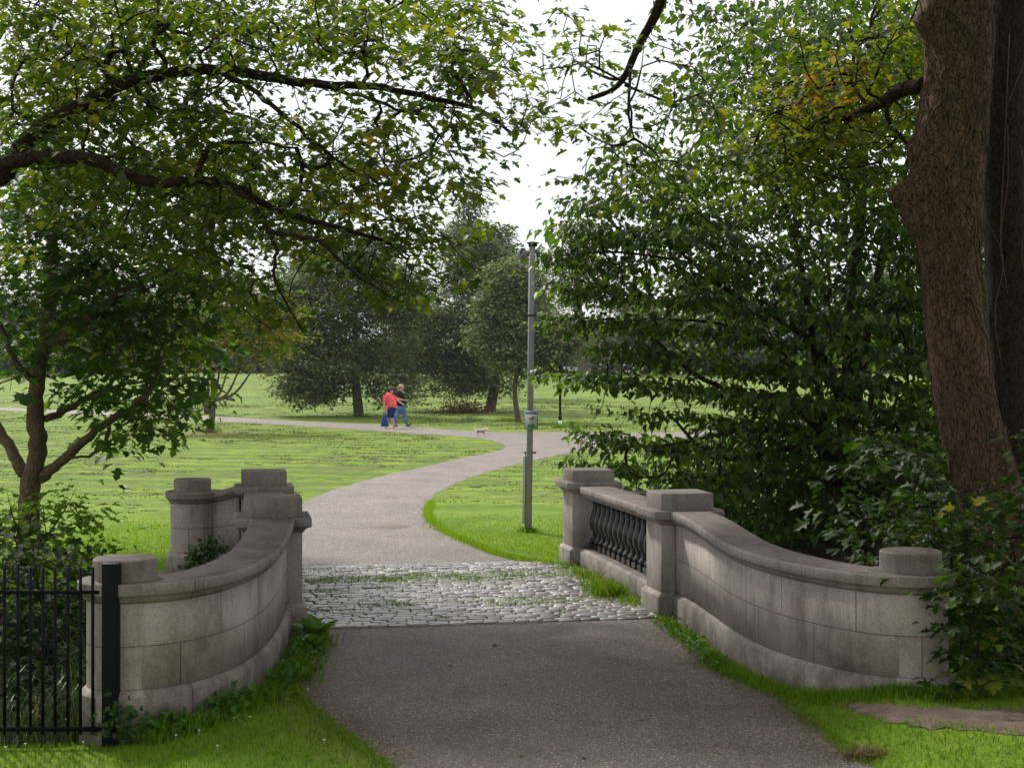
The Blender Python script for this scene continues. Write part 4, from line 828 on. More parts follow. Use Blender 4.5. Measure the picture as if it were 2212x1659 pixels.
    n = 3500; k = rng.integers(0, len(c), n); d = np.abs(rng.normal(0, .14, n)); pp = c[k]+np.column_stack([d*.8, -d*.6]); blades('wall_grass', np.column_stack([pp, g(pp[:, 0], pp[:, 1])]), rng.uniform(.04, .15, n)*(.4+.7*np.abs(np.sin(k*.17+.3))), .007, rng.uniform(0, .8, n), M['blade'], 'long grass at the foot of the left curved wall', 'grass', rng=rng, lean=.8)
    for (x, y, s, lab) in ((-1.72, 12.95, .17, 'broad-leaved dock growing at the corner of the near left pillar'), (-1.70, 12.35, .13, 'smaller dock plant beside the left curved wall')):
        m = 16; a = rng.uniform(0, 6.28, m); pos = np.column_stack([x+rng.normal(0, .03, m), y+rng.normal(0, .03, m), rng.uniform(.02, .1, m)]); dd = np.column_stack([np.cos(a), np.sin(a), rng.uniform(.5, 1.8, m)])
        o = leaves('dock_plant', 'oval', pos, dd, np.column_stack([-np.cos(a), -np.sin(a), np.ones(m)]), s*rng.uniform(.8, 1.4, m), rng.uniform(.5, 1, m), M['weed'], None); tag(o, lab, 'plant')
    n = 700; k = rng.integers(8, 60, n); q2 = smooth_poly([(1.45, 14.2), (1.55, 13.4), (1.62, 12.7), (1.66, 12.1), (1.7, 11.6)], 16); pos = np.column_stack([q2[k % len(q2)]+rng.normal(0, .05, (n, 2))-[.05, 0], rng.uniform(.02, .07, n)])
    leaves('wall_weeds', 'oval', pos, rng.normal(0, 1, (n, 3)), rng.normal(0, .4, (n, 3))+[0, 0, 1], rng.uniform(.025, .05, n), rng.uniform(0, 1, n), M['weed'], None); tag(COL.objects[-1], 'small creeping weeds along the foot of the right curved wall', 'weeds', kind='stuff')
    # tall sedge in the ditch behind the fence
    p = scatter(3600, -4.6, -2.75, 10.1, 12.6, rng); h_ = rng.uniform(.5, 1.25, len(p)); n = len(p)
    a = rng.uniform(0, 6.28, n); ln = np.stack([np.cos(a), np.sin(a), np.zeros(n)], -1)*(h_*rng.uniform(.2, .75, n))[:, None]; V = []; s = np.stack([-np.sin(a), np.cos(a), np.zeros(n)], -1)*.006
    for t in (0, .3, .6, .85, 1): 
        c_ = p+ln*t*t+np.array([0, 0, 1])*(h_*(t-.38*t**3))[:, None]; w_ = (1-t*.9); V += [c_-s*w_, c_+s*w_]
    v = np.stack(V, 1).reshape(-1, 3); i = (np.arange(n)*10)[:, None]; q = np.concatenate([i+[2*k, 2*k+1, 2*k+3, 2*k+2] for k in range(4)], 1)
    o = mesh('tall_grass', v, q.reshape(-1), np.full(4*n, 4), M['sedge'], var=np.repeat(rng.uniform(0, 1, n)**1.2, 10)); tag(o, 'tall arching grass in the ditch behind the iron fence', 'grass', kind='stuff')
    # cut grass lumps over the field
    n = 5200; Y = 21+(rng.uniform(0, 1, n)**.75)*75; px = rng.uniform(-150, 2300, n); X = (px-CX)/F*Y
    path = [q[:2] for q in wpts([(640, 1095), (800, 1030), (900, 1007), (1000, 985), (1085, 970), (1100, 958), (1040, 945), (1040, 930), (1460, 930), (1460, 950), (1300, 968), (1200, 988), (1130, 1005), (1000, 1042), (930, 1085), (920, 1110), (970, 1160), (1150, 1222), (600, 1229)])]
    band = [q[:2] for q in wpts([(-420, 867), (0, 878), (385, 895), (800, 915), (960, 926), (1300, 934), (1650, 923), (2300, 903)])]+[q[:2] for q in wpts([(2300, 916), (1650, 939), (1300, 958), (1040, 952), (900, 939), (600, 919), (385, 907), (0, 888), (-420, 875)])]
    m = ~inpoly(X, Y, path) & ~inpoly(X, Y, band); X, Y = X[m], Y[m]
    m = (np.sin(X*.5+Y*.21)+np.sin(X*.23-Y*.45+2)+rng.normal(0, .6, len(X))) > (-.1-(Y-40)*.012); X, Y = X[m], Y[m]
    k = 20; s = .04+.0022*Y; cc = np.repeat(np.column_stack([X, Y]), k, 0); ss = np.repeat(s*rng.uniform(.3, 1.3, len(X)), k); pp = cc+rng.normal(0, 1, cc.shape)*ss[:, None]*[1.3, .8]
    blades('grass_clippings', np.column_stack([pp, g(pp[:, 0], pp[:, 1])]), np.clip(ss*.2, .012, .05)*rng.uniform(.4, 1.2, len(pp)), .014+.0006*pp[:, 1], rng.uniform(0, 1, len(pp)), M['clip'], 'dark lumps of cut grass strewn over the field', 'cut grass', rng=rng, lean=1.6)
    e_ = np.vstack([smooth_poly(wpts(NEAR_R), 10), smooth_poly(wpts(NEAR_L), 10)])[:, :2]; n = 7000; k = rng.integers(0, len(e_), n); pp = e_[k]+rng.normal(0, .035, (n, 2))
    blades('edge_grass', np.column_stack([pp, g(pp[:, 0], pp[:, 1])]), rng.uniform(.015, .04, n), .006, rng.uniform(0, .97, n), M['blade'], 'ragged grass fringe along the near tarmac path', 'grass', rng=rng, lean=1.1)
    # dead grass heap bottom right and dry litter at path edges
    c0 = G(1885, 1632); n = 900; pp = c0[:2]+rng.normal(0, 1, (n, 2))*[.09, .06]; blades('dead_grass_clump', np.column_stack([pp, np.full(n, .02)]), rng.uniform(.02, .07, n), .006, rng.uniform(0, 1, n), M['dry'], 'brown clump of dead grass at the bottom right edge of the path', 'dead grass', rng=rng, lean=2.2)
    e_ = np.vstack([smooth_poly(wpts(NEAR_R), 10), smooth_poly(wpts(NEAR_L), 10)])[:, :2]; n = 16000; k = rng.integers(0, len(e_), n); pp = e_[k]+rng.normal(0, .17, (n, 2))
    blades('dry_litter', np.column_stack([pp, np.full(n, .013)]), rng.uniform(.002, .009, n), .007, rng.uniform(0, .8, n), M['dry'], 'dry grass litter scattered along the path edges', 'litter', rng=rng, lean=4.0)
    n = 36; px = rng.uniform(650, 1750, n); py = rng.uniform(1240, 1655, n); q = np.array([G(a, b) for a, b in zip(px, py)])+[0, 0, .012]; leaves('fallen_leaves', 'maple', q, rng.normal(0, 1, (n, 3))*[1, 1, .15], rng.normal(0, .25, (n, 3))+[0, 0, 1], rng.uniform(.02, .045, n), rng.uniform(.3, 1, n), M['deadleaf'], None); tag(COL.objects[-1], 'scattered small brown leaves on the path', 'fallen leaves', kind='stuff')
    # daisies
    b = MB()
    for x, y in ((395, 1545), (445, 1555), (880, 0), (505, 1563), (300, 1592), (100, 1608), (55, 1618), (150, 1603), (252, 1600), (620, 1520), (575, 1512), (665, 1500), (470, 1625), (380, 1600), (430, 1590), (700, 1610), (540, 1560), (180, 1613), (12, 1627)):
        if y == 0: continue
        q = G(x, y); b.lathe([(.009, 0), (.01, .003), (.004, .005)], (q[0], q[1], q[2]+.032), 8); b.tube([(q[0], q[1], q[2]), (q[0], q[1], q[2]+.032)], .0012, 4)
    o = b.build('daisies', M['petal']); tag(o, 'tiny white daisies dotted over the foreground lawn', 'flowers', kind='stuff')
    # bush under the young maple
    bush('maple_bush', 'light green maple regrowth round the foot of the young maple trunk', 'shrub', cells(['0110', '65540', '888711', '998830', '999810', '999800', '999800', '888700', '777500'], 0, 20, 4.0, lambda px, py: (16.8, 19.4) if py < 1200 else (14.0, 16.5), rng, 1.1), (-5.6, 17.0, -.9), M['weedleaf'], .10, 34, 12, .16, .07, lambda p, v, r: v*.7+.25)
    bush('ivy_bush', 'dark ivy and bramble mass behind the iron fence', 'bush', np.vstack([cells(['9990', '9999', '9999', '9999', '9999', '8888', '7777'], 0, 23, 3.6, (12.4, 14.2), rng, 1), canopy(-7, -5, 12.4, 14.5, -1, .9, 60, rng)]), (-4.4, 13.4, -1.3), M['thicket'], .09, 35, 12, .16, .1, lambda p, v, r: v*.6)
    # small ivy on the fence post
    n = 170; q = P(262, 1560, 9.74); pos = q+rng.normal(0, 1, (n, 3))*[.07, .025, .075]+[.0, 0, .0]; o = leaves('ivy', 'maple', pos, rng.normal(0, 1, (n, 3))+[0, 0, -.4], rng.normal(0, .3, (n, 3))+[0, -1, .4], rng.uniform(.025, .045, n), rng.uniform(0, 1, n), M['ivy'], None); tag(o, 'ivy sprig climbing the foot of the black fence post', 'ivy')
    n = 240; pos = np.array([P(480-t*70, 1195+t*40-20*math.sin(t*3), 15.3) for t in rng.uniform(0, 1.0, n)])+rng.normal(0, .06, (n, 3))+[0, 0, .03]; o = leaves('ivy', 'oval', pos, rng.normal(0, 1, (n, 3)), rng.normal(0, .5, (n, 3))+[0, -.4, 1], rng.uniform(.05, .09, n), rng.uniform(.2, 1, n), M['ivy'], None); tag(o, 'creeper sprays rising behind the left curved wall beside the far round pier', 'ivy')
    for x, y, s, lab in ((1140, 1150, .07, 'grass tuft growing round the base of the tall steel column'), (455, 934, .2, 'green tuft at the foot of the small golden tree'), (1210, 924, .16, 'grass tuft at the foot of the finger post'), (1095, 911, .25, 'dry tuft at the foot of the slender pale oak'), (775, 900, .4, 'shaggy grass round the foot of the dark oak')):
        q = G(x, y); n = 260; pp = q[:2]+rng.normal(0, 1, (n, 2))*s; blades('grass_tuft', np.column_stack([pp, g(pp[:, 0], pp[:, 1])]), rng.uniform(.5, 1.3, n)*np.minimum(s, .2)*1.1, np.minimum(s*.12, .016), rng.uniform(0, .7, n), M['blade'], lab, 'grass tuft', kind=None, rng=rng, lean=.7)
# ------------------------------------------------------------------ fence, columns, signs
def textm(name, s, size, loc_, parent, mat, align='CENTER', bold=0.0):
    cu = bpy.data.curves.new(name, 'FONT'); cu.body = s; cu.size = size; cu.align_x = align; cu.align_y = 'CENTER'; cu.extrude = 0.0006; cu.offset = bold
    o = bpy.data.objects.new(name, cu); COL.objects.link(o); dg = bpy.context.evaluated_depsgraph_get(); me = bpy.data.meshes.new_from_object(o.evaluated_get(dg)); COL.objects.unlink(o); bpy.data.objects.remove(o)
    me.materials.clear(); me.materials.append(mat); o = link(bpy.data.objects.new(name, me), parent); o.location = loc_; o.rotation_euler = (R(90), 0, 0); return o
def build_fence():
    Y = 9.84; e = empty('iron_fence', (P(241, 1600, Y)[0], Y, -.1)); b = MB(); c = P(241, 0, Y)[0]
    b.box((c, Y, .42), (.052, .052, .667)); b.box((c, Y, 1.09), (.054, .054, .006)); b.build('post', M['fenceiron'], e, bevel=.004)
    for x in list(np.array([227, 200.4, 173.8, 146.6, 119.3, 92.7, 65.7, 39, 9.8])-0.0)+[-17-27*k for k in range(26)]:
        X = P(x, 0, Y)[0]; tz = 1.07+(.02 if x < 50 else 0)+RNG.normal(0, .003); b = MB(); b.box((X, Y-.0, (tz+.0)/2-.02), (.0088, .0088, tz/2+.02)); b.build('bar', M['fenceiron'], e)
    X0 = P(-800, 0, Y)[0]
    b = MB(); b.box(((c+X0)/2+.02, Y-.016, .905), ((c-X0)/2, .007, .011)); b.build('rail', M['fenceiron'], e)
    b = MB(); b.box(((c+X0)/2+.02, Y-.02, .0), ((c-X0)/2, .011, .014)); b.build('rail', M['fenceiron'], e)
    tag(e, 'black iron bar fence with a thick square end post by the left round pier', 'fence')
def build_columns():
    # tall steel column with camera and dog sign
    base = G(1143, 1148); Y = base[1]; top = P(1151, 527, Y); e = empty('camera_column', tuple(base)); d = top-base; L = np.linalg.norm(d); tl = math.atan2(d[0], d[2]); w = .05
    mid = (base+top)/2; b = MB(); b.box(mid, (.038, w, L/2+.03), 0, tl); b.build('column', M['galvdark'], e, bevel=.006)
    def at(h, dx=0.0, dy=0.0): return base+d*(h/L)+np.array([dx, dy, 0])
    b = MB(); b.box(at(L/2, -.0465, -.004), (.0083, .047, L/2), 0, tl); b.build('side_strip', M['galv'], e)
    b = MB(); b.box(at(L+.012), (.088, .088, .006), 0, tl); b.box(at(L-.02), (.065, .065, .02), 0, tl); b.build('top_plate', M['darkmetal'], e, bevel=.004)
    for h in (L*.751,): b = MB(); b.box(at(h), (.062, .06, .012), 0, tl); b.build('clamp_band', M['darkmetal'], e)
    b = MB(); b.tube([at(L-.15, -.05), at(L-.12, -.12), at(L-.13, -.17)], .018, 8); b.build('bracket', M['galv'], e, smooth=True)
    b = MB(); b.lathe([(.02, .06), (.075, .05), (.08, .03), (.08, -.05), (.062, -.06), (.06, -.09), (.03, -.115), (.005, -.12)][::-1], at(L-.15, -.15), 20); b.build('camera_housing', M['galvdark'], e, smooth=True)
    b = MB(); b.box(at(.62, -.085, -.02), (.022, .035, .5), 0, tl); b.build('cable_cover', M['galv'], e, bevel=.004)
    b = MB(); b.tube([at(.05, -.062, -.055), at(.4, -.064, -.055), at(.45, -.057, -.055), at(1.1, -.062, -.055), at(1.18, -.075, -.05)], .006, 6); b.build('cable', M['darkmetal'], e)
    b = MB(); b.box(at(1.17, 0), (.09, .012, .012), 0, tl); b.build('clamp_band', M['darkmetal'], e)
    tag(e, 'tall square grey steel column with a small dome camera at its top', 'camera column')
    # sign
    c = P(1147, 907.5, Y-.062); s = empty('dog_sign', tuple(c)); hw, hh = .104, .141
    for nm, m, f, t_ in (('plate', 'signteal', 1.0, .0), ('border', 'signblue', .97, .0025), ('face', 'signwhite', .88, .004)):
        b = MB(); hx, hz = (hw, hh) if f == 1 else ((hw-.002, hh-.002) if f == .97 else (hw-.008, hh-.008)); b.box((0, -t_, 0), (hx, .002, hz)); b.build(nm, M[m], s, world=False, bevel=.0)
    b = MB(); b.box((0, -.0065, .106), (.088, .0008, .018)); b.build('header_panel', plain('pale_blue', (.33, .42, .55), .5), s, world=False)
    b = MB(); b.box((0, -.0065, -.048-.03), (.05, .0008, .024)); b.build('panel', plain('mid_blue', (.2, .34, .45), .5), s, world=False)
    b = MB(); b.box((0, -.0065, -.108), (.088, .0008, .006)); b.build('green_bar', M['signgreen'], s, world=False)
    textm('lettering', 'Litter Pollution Act\nDog Fouling Fine', .015, (-.035, -.008, .108), s, M['signblue'])
    textm('lettering', '€', .022, (.024, -.008, .1), s, M['signgreen'], bold=.0006); textm('lettering', '150', .034, (.06, -.008, .106), s, M['signgreen'], bold=.0014)
    textm('lettering', 'Grab a bag &\nbin the poo', .021, (0, -.008, -.078), s, M['signteal'], bold=.0004); textm('lettering', 'County Council', .014, (.01, -.008, -.125), s, M['signred'])
    b = MB(); b.lathe([(.001, -.0), (.026, -.0), (.026, .001)], (0, 0, 0), 20); o = b.build('dog_head', M['signtan'], s, world=False); o.rotation_euler = (R(90), 0, 0); o.location = (0, -.006, .03)
    b = MB(); b.box((0, -.0075, -.02), (.024, .0008, .026)); b.build('dog_body', M['signtan'], s, world=False, bevel=.004)
    for x, sx, m in ((-.03, .012, 'signtan'), (.03, .016, 'signblack')):
        b = MB(); b.lathe([(.001, 0), (sx, 0), (sx, .0012)], (0, 0, 0), 16); o = b.build('dog_ear', M[m], s, world=False); o.rotation_euler = (R(90), 0, R(0)); o.location = (x, -.0078, .033)
    b = MB(); b.lathe([(.001, 0), (.008, 0), (.008, .0012)], (0, 0, 0), 12); o = b.build('dog_nose', M['signblack'], s, world=False); o.rotation_euler = (R(90), 0, 0); o.location = (0, -.0085, .022)
    b = MB(); b.box((0, -.009, .006), (.023, .0006, .003)); b.build('collar', M['signred'], s, world=False)
    tag(s, 'small dog fouling notice reading 150 fixed to the grey column', 'sign')
    # finger post
    base = G(1210, 922); Y = base[1]; e = empty('finger_post', tuple(base)); px = Y/F
    b = MB(); b.lathe([(.075, .0), (.075, .45), (.055, .5), (.055, 2.62), (.07, 2.63), (.075, 2.67), (.055, 2.72), (.02, 2.745)], tuple(base), 16); b.build('post', M['fenceiron'], e, smooth=True)
    b = MB(); b.lathe([(.082, -.02), (.082, .26), (.078, .27)], tuple(base), 16); b.build('base_sleeve', M['signwhite'], e, smooth=True)
    zc = float(P(0, 797.5, Y)[2]); xa, xb = P(1216, 0, Y)[0], P(1248, 0, Y)[0]; b = MB(); b.box(((xa+xb)/2, Y-.02, zc), ((xb-xa)/2, .012, .135)); b.build('finger_panel', M['navy'], e, bevel=.01)
    lx = (xa+xb)/2+.1-base[0]; z0 = zc-base[2]
    textm('lettering', 'Boathouse', .105, (lx, -.036, z0+.055), e, M['white'], bold=.002); textm('lettering', 'Waterfall', .105, (lx, -.036, z0-.045), e, M['white'], bold=.002)
    b = MB(); b.lathe([(.001, 0), (.042, 0), (.042, .003)], (0, 0, 0), 16); o = b.build('symbol', M['white'], e, world=False); o.rotation_euler = (R(90), 0, 0); o.location = (xa+.06-base[0], -.034, z0+.05)
    tag(e, 'black finger post with one navy arm beside the crossing footpath', 'signpost')
# ------------------------------------------------------------------ figures
def ico():
    bm = bmesh.new(); bmesh.ops.create_icosphere(bm, subdivisions=2, radius=1); v = np.array([x.co[:] for x in bm.verts]); f = np.array([[q.index for q in p.verts] for p in bm.faces]); bm.free(); return v, f
IV, IF = ico()
def fig(name, chains, voxel, mat, parent, cut=None, sm_it=4):
    """chains: lists of (x,y,z,rx[,ry,rz]) -> one continuous surface"""
    V = []; Fc = []; n = 0
    for ch in chains:
        ch = [tuple(c) if len(c) == 6 else (c[0], c[1], c[2], c[3], c[3], c[3]) for c in ch]; ch = np.array(ch)
        pts = [ch[0]]
        for a, b in zip(ch[:-1], ch[1:]):
            k = max(1, int(np.linalg.norm(b[:3]-a[:3])/(.35*min(a[3:].min(), b[3:].min()))))
            for j in range(1, k+1): pts.append(a+(b-a)*j/k)
        for p in pts: V.append(IV*p[3:]+p[:3]); Fc.append(IF+n); n += len(IV)
    o = mesh(name, np.concatenate(V), np.concatenate(Fc), np.full(sum(len(f) for f in Fc), 3), mat, None)
    m = o.modifiers.new('r', 'REMESH'); m.mode = 'VOXEL'; m.voxel_size = voxel; m.use_smooth_shade = True
    s = o.modifiers.new('s', 'SMOOTH'); s.iterations = sm_it; s.factor = .5
    dg = bpy.context.evaluated_depsgraph_get(); dg.update(); me = bpy.data.meshes.new_from_object(o.evaluated_get(dg)); nm = o.name; bpy.data.objects.remove(o)
    if cut is not None:
        bm = bmesh.new(); bm.from_mesh(me); bmesh.ops.delete(bm, geom=[v for v in bm.verts if cut(v.co)], context='VERTS'); bm.to_mesh(me); bm.free()
    me.name = name
    for p in me.polygons: p.use_smooth = True
    return link(bpy.data.objects.new(name, me), parent)
def hand(c, d, s=1.0, curl=.5, down=(0, 0, -1)):
    """palm and five fingers; c wrist, d direction of the hand, curls towards `down`"""
    c = np.array(c, float); d = np.array(d, float); d /= np.linalg.norm(d); dn = np.array(down, float); dn -= d*dn.dot(d); dn /= np.linalg.norm(dn)+1e-9; sd = np.cross(d, dn)
    out = [[(*(c), .024*s), (*(c+d*.05*s), .028*s), (*(c+d*.075*s), .027*s)]]
    for k, (o, L) in enumerate(((-.027, .062), (-.009, .075), (.009, .07), (.026, .055))):
        a = c+d*.08*s+sd*o*s; b = a+(d*(1-curl*.4)+dn*curl*.5)*L*.5*s; e_ = b+(d*(1-curl)+dn*curl)*L*.5*s; out.append([(*a, .0095*s), (*b, .009*s), (*e_, .0075*s)])
    a = c+d*.03*s-sd*.026*s; b = a+(d*.6-sd*.6+dn*.3)*.035*s; out.append([(*a, .012*s), (*b, .0105*s), (*(b+(d*.8+dn*.5)*.03*s), .009*s)])
    return out
def build_people():
    # ---- woman in coral top
    b = G(845, 926); e = empty('person', tuple(b)); sc = b[1]/F/.0197; K = lambda x: x
    z = lambda zy: (1530-zy)*.001353; x = lambda zx: (zx-545)*.001353
    arm_n = [(x(375), -.22, z(520), .062), (x(345), -.25, z(640), .058), (x(340), -.26, z(740), .048), (x(345), -.26, z(850), .042), (x(350), -.25, z(930), .03)]
    arm_f = [(x(560), .2, z(520), .06), (x(690), .24, z(590), .055), (x(750), .2, z(655), .045), (x(830), .14, z(710), .036), (x(880), .12, z(745), .028)]
    torso = [(x(470), 0, z(470), .12, .19, .09), (x(490), 0, z(560), .17, .21, .12), (x(530), 0, z(680), .205, .22, .14), (x(560), 0, z(770), .215, .23, .14), (x(550), 0, z(880), .2, .22, .12)]
    leg_n = [(x(560), -.1, z(900), .135), (x(565), -.11, z(1050), .11), (x(580), -.11, z(1180), .075), (x(590), -.11, z(1260), .07), (x(635), -.11, z(1420), .042), (x(650), -.11, z(1480), .045)]
    leg_f = [(x(540), .1, z(900), .13), (x(500), .1, z(1060), .105), (x(470), .1, z(1160), .07), (x(455), .1, z(1250), .065), (x(390), .1, z(1420), .04), (x(370), .1, z(1470), .042)]
    head = [[(x(480), 0, z(460), .062), (x(500), 0, z(400), .055)], [(x(535), 0, z(330), .095, .078, .115), (x(560), 0, z(370), .075, .065, .075)], [(x(603), 0, z(375), .014)], [(x(575), 0, z(425), .03, .028, .02)], [(x(598), 0, z(402), .012, .02, .006)], [(x(520), -.078, z(365), .012, .008, .022)], [(x(520), .078, z(365), .012, .008, .022)]]
    ft_n = [(x(620), -.11, z(1505), .04, .042, .025), (x(740), -.11, z(1520), .04, .045, .02)]; ft_f = [(x(340), .1, z(1500), .04, .042, .025), (x(460), .1, z(1518), .04, .045, .02)]
    fig('body', [arm_n, arm_f, torso, leg_n, leg_f, ft_n, ft_f]+head+hand((x(350), -.25, z(930)), (0, 0, -1), 1.0, .9, (1, 0, 0))+hand((x(880), .12, z(745)), (.8, -.2, -.45), 1.0, .9, (-.3, 0, -1)), .009, M['skin'], e)
    fig('hair', [[(x(525), 0, z(295), .115, .093, .085)], [(x(495), 0, z(330), .085, .09, .11)], [(x(575), 0, z(285), .07, .075, .05)]], .012, M['hairdark'], e)
    hem = lambda co: co.z < z(855)-(.11 if co.x < x(465) else (.0))
    fig('shirt', [[(a[0], a[1], a[2], a[3]+.02, a[4]+.02, a[5]+.02) for a in torso]+[(x(520), 0, z(960), .2, .22, .1)], [(a[0], a[1], a[2], a[3]+.022) for a in arm_n[:2]], [(a[0], a[1], a[2], a[3]+.02) for a in arm_f[:2]]], .014, M['coral'], e, cut=hem)
    fig('shorts', [[(x(550), 0, z(880), .205, .22, .12), (x(550), 0, z(940), .2, .22, .1)], [(a[0], a[1], a[2], a[3]+.028) for a in leg_n[:3]], [(a[0], a[1], a[2], a[3]+.025) for a in leg_f[:3]]], .014, M['navycloth'], e, cut=lambda co: co.z < z(1185) or co.z > z(835))
    for f in (ft_n, ft_f): fig('shoe', [[(f[0][0]-.01, f[0][1], f[0][2]-.005, .05, .05, .022), (f[1][0]+.02, f[1][1], f[1][2]-.002, .06, .052, .016)]], .009, M['sandal'], e)
    for yy in (-.028, .028): fig('eye', [[(x(590), yy, z(352), .009)]], .004, M['blackcotton'], e, sm_it=0)
    e.scale = (sc,)*3; tag(e, 'person in coral T-shirt and navy shorts walking right on the footpath', 'person')
    # bag
    be = empty('shopping_bag', tuple(b)); bb = MB(); rings = []
    for zz, w_, t_ in ((1455, .168, .06), (1440, .172, .075), (1300, .135, .08), (1180, .105, .07), (1090, .075, .05), (1070, .06, .03)):
        cx_ = x(365) if zz > 1300 else x(355); a = np.arange(16)/16*2*math.pi; rings.append(np.stack([cx_+np.sign(np.cos(a))*np.abs(np.cos(a))**.7*w_, -.26+np.sin(a)*t_, np.full(16, z(zz))+np.where(zz < 1100, .012*np.sin(3*a), 0)], -1))
    bb.rings(rings); o = bb.build('bag_body', M['bagblue'], be, world=False, smooth=True)
    for yy in (-.285, -.235):
        bb = MB(); bb.tube([(x(318), yy, z(1080)), (x(338), yy*.99, z(1000)), (x(350), -.26, z(975)), (x(362), yy*.99, z(1000)), (x(392), yy, z(1080))], .008, 6); bb.build('handle', M['bagblue'], be, world=False)
    be.scale = (sc,)*3; tag(be, 'blue cloth shopping bag hanging from the hand of the coral-shirted walker', 'bag')
    # ---- woman in black top
    b = G(870, 921.5); e = empty('person', tuple(b)); sc = b[1]/F/.0197
    z = lambda zy: (1500-zy)*.001353; x = lambda zx: (zx-905)*.001353
    arm_n = [(x(745), -.2, z(470), .068), (x(730), -.24, z(560), .06), (x(760), -.25, z(615), .048), (x(870), -.23, z(655), .04), (x(960), -.2, z(668), .028)]
    arm_f = [(x(830), .2, z(470), .065), (x(870), .24, z(600), .055), (x(920), .2, z(680), .04), (x(980), .12, z(690), .028)]
    torso = [(x(790), 0, z(430), .12, .18, .08), (x(810), 0, z(500), .165, .2, .11), (x(840), 0, z(620), .195, .2, .13), (x(860), 0, z(740), .185, .21, .13), (x(850), 0, z(860), .17, .21, .12)]
    leg_n = [(x(850), -.09, z(900), .125), (x(790), -.09, z(1040), .1), (x(720), -.09, z(1190), .07), (x(690), -.09, z(1300), .06), (x(665), -.09, z(1420), .042), (x(670), -.09, z(1460), .04)]
    leg_f = [(x(880), .09, z(900), .125), (x(920), .09, z(1040), .1), (x(960), .09, z(1170), .07), (x(990), .09, z(1290), .062), (x(1025), .09, z(1420), .042), (x(1050), .09, z(1450), .04)]
    head = [[(x(830), 0, z(400), .065), (x(855), 0, z(350), .056)], [(x(875), 0, z(245), .095, .08, .115), (x(895), 0, z(285), .075, .066, .075)], [(x(948), 0, z(265), .014)], [(x(915), 0, z(335), .03, .03, .02)], [(x(940), 0, z(305), .01, .02, .006)], [(x(855), -.08, z(265), .012, .008, .022)], [(x(855), .08, z(265), .012, .008, .022)]]
    ft_n = [(x(665), -.09, z(1475), .042, .042, .03), (x(720), -.09, z(1485), .04, .045, .02)]; ft_f = [(x(1040), .09, z(1480), .04, .042, .03), (x(1150), .09, z(1425), .04, .045, .022)]
    fig('body', [arm_n, arm_f, torso, leg_n, leg_f, ft_n, ft_f]+head+hand((x(960), -.2, z(668)), (1, 0, -.02), 1.0, .3)+hand((x(980), .12, z(690)), (1, 0, .1), 1.0, .5), .009, M['skin'], e)
    fig('hair', [[(x(855), 0, z(222), .1, .088, .08)], [(x(825), 0, z(250), .07, .08, .085)], [(x(800), 0, z(205), .04, .04, .04), (x(775), 0, z(250), .035), (x(765), 0, z(320), .02), (x(755), 0, z(360), .01)]], .011, M['hairblond'], e)
    fig('shirt', [[(a[0], a[1], a[2], a[3]+.02, a[4]+.02, a[5]+.02) for a in torso]+[(x(860), 0, z(930), .18, .21, .1)], [(a[0], a[1], a[2], a[3]+.024) for a in arm_n[:2]]+[(x(728), -.245, z(580), .07)], [(a[0], a[1], a[2], a[3]+.02) for a in arm_f[:2]]], .014, M['blackcotton'], e, cut=lambda co: co.z < z(862))
    fig('jeans', [[(x(855), 0, z(860), .175, .2, .1), (x(860), 0, z(920), .175, .2, .1)], [(a[0], a[1], a[2], a[3]+.014) for a in leg_n[:5]], [(a[0], a[1], a[2], a[3]+.014) for a in leg_f[:5]]], .012, M['denim'], e, cut=lambda co: co.z > z(835))
    for f in (ft_n, ft_f):
        fig('shoe', [[(f[0][0], f[0][1], f[0][2], .055, .05, .036), (f[1][0]+.01, f[1][1], f[1][2]+.004, .058, .05, .026)]], .009, M['blackcotton'], e)
        bb = MB(); bb.tube([(f[0][0]-.05, f[0][1], f[0][2]-.03), (f[1][0]+.06, f[1][1], f[1][2]-.022)], .02, 10); bb.build('sole', M['white'], e, world=False, smooth=True)
    for yy in (-.028, .028): fig('eye', [[(x(938), yy, z(238), .009)]], .004, M['hairdark'], e, sm_it=0)
    e.scale = (sc,)*3; tag(e, 'person with blond ponytail in black T-shirt and blue jeans, mid-stride', 'person')
    # ---- dog
    b = G(1040, 943); e = empty('dog', tuple(b)); k = .00047*b[1]/54.7*1.0
    X = lambda v: (v-900)*k; Z = lambda v: (1350-v)*k; ch = []
    ch.append([(X(520), 0, Z(880), 115*k, .06, 115*k), (X(700), 0, Z(880), 125*k, .065, 125*k), (X(900), 0, Z(900), 135*k, .07, 140*k), (X(1050), 0, Z(890), 130*k, .065, 135*k), (X(1160), 0, Z(840), 90*k, .05, 95*k), (X(1250), 0, Z(790), 90*k, .05, 90*k)])
    ch.append([(X(1300), 0, Z(770), 120*k, .058, 115*k), (X(1400), 0, Z(860), 60*k, .032, 55*k), (X(1480), 0, Z(880), 40*k, .022, 36*k)])
    for yy, p in ((-.04, [(500, 940, 70), (520, 1080, 45), (560, 1180, 28), (600, 1290, 22), (680, 1320, 22)]), (.04, [(560, 960, 65), (640, 1090, 42), (670, 1180, 26), (700, 1260, 22), (770, 1290, 20)]), (-.045, [(1080, 940, 60), (1150, 1080, 36), (1220, 1160, 27), (1290, 1250, 22), (1340, 1270, 22)]), (.045, [(1020, 960, 60), (1060, 1110, 36), (1120, 1190, 27), (1050, 1250, 22), (1010, 1240, 20)])):
        ch.append([(X(a), yy, Z(c), r_*k) for a, c, r_ in p])
    ch.append([(X(470), 0, Z(860), 40*k), (X(400), 0, Z(760), 42*k), (X(340), 0, Z(700), 55*k), (X(360), 0, Z(620), 48*k), (X(430), 0, Z(580), 36*k)])
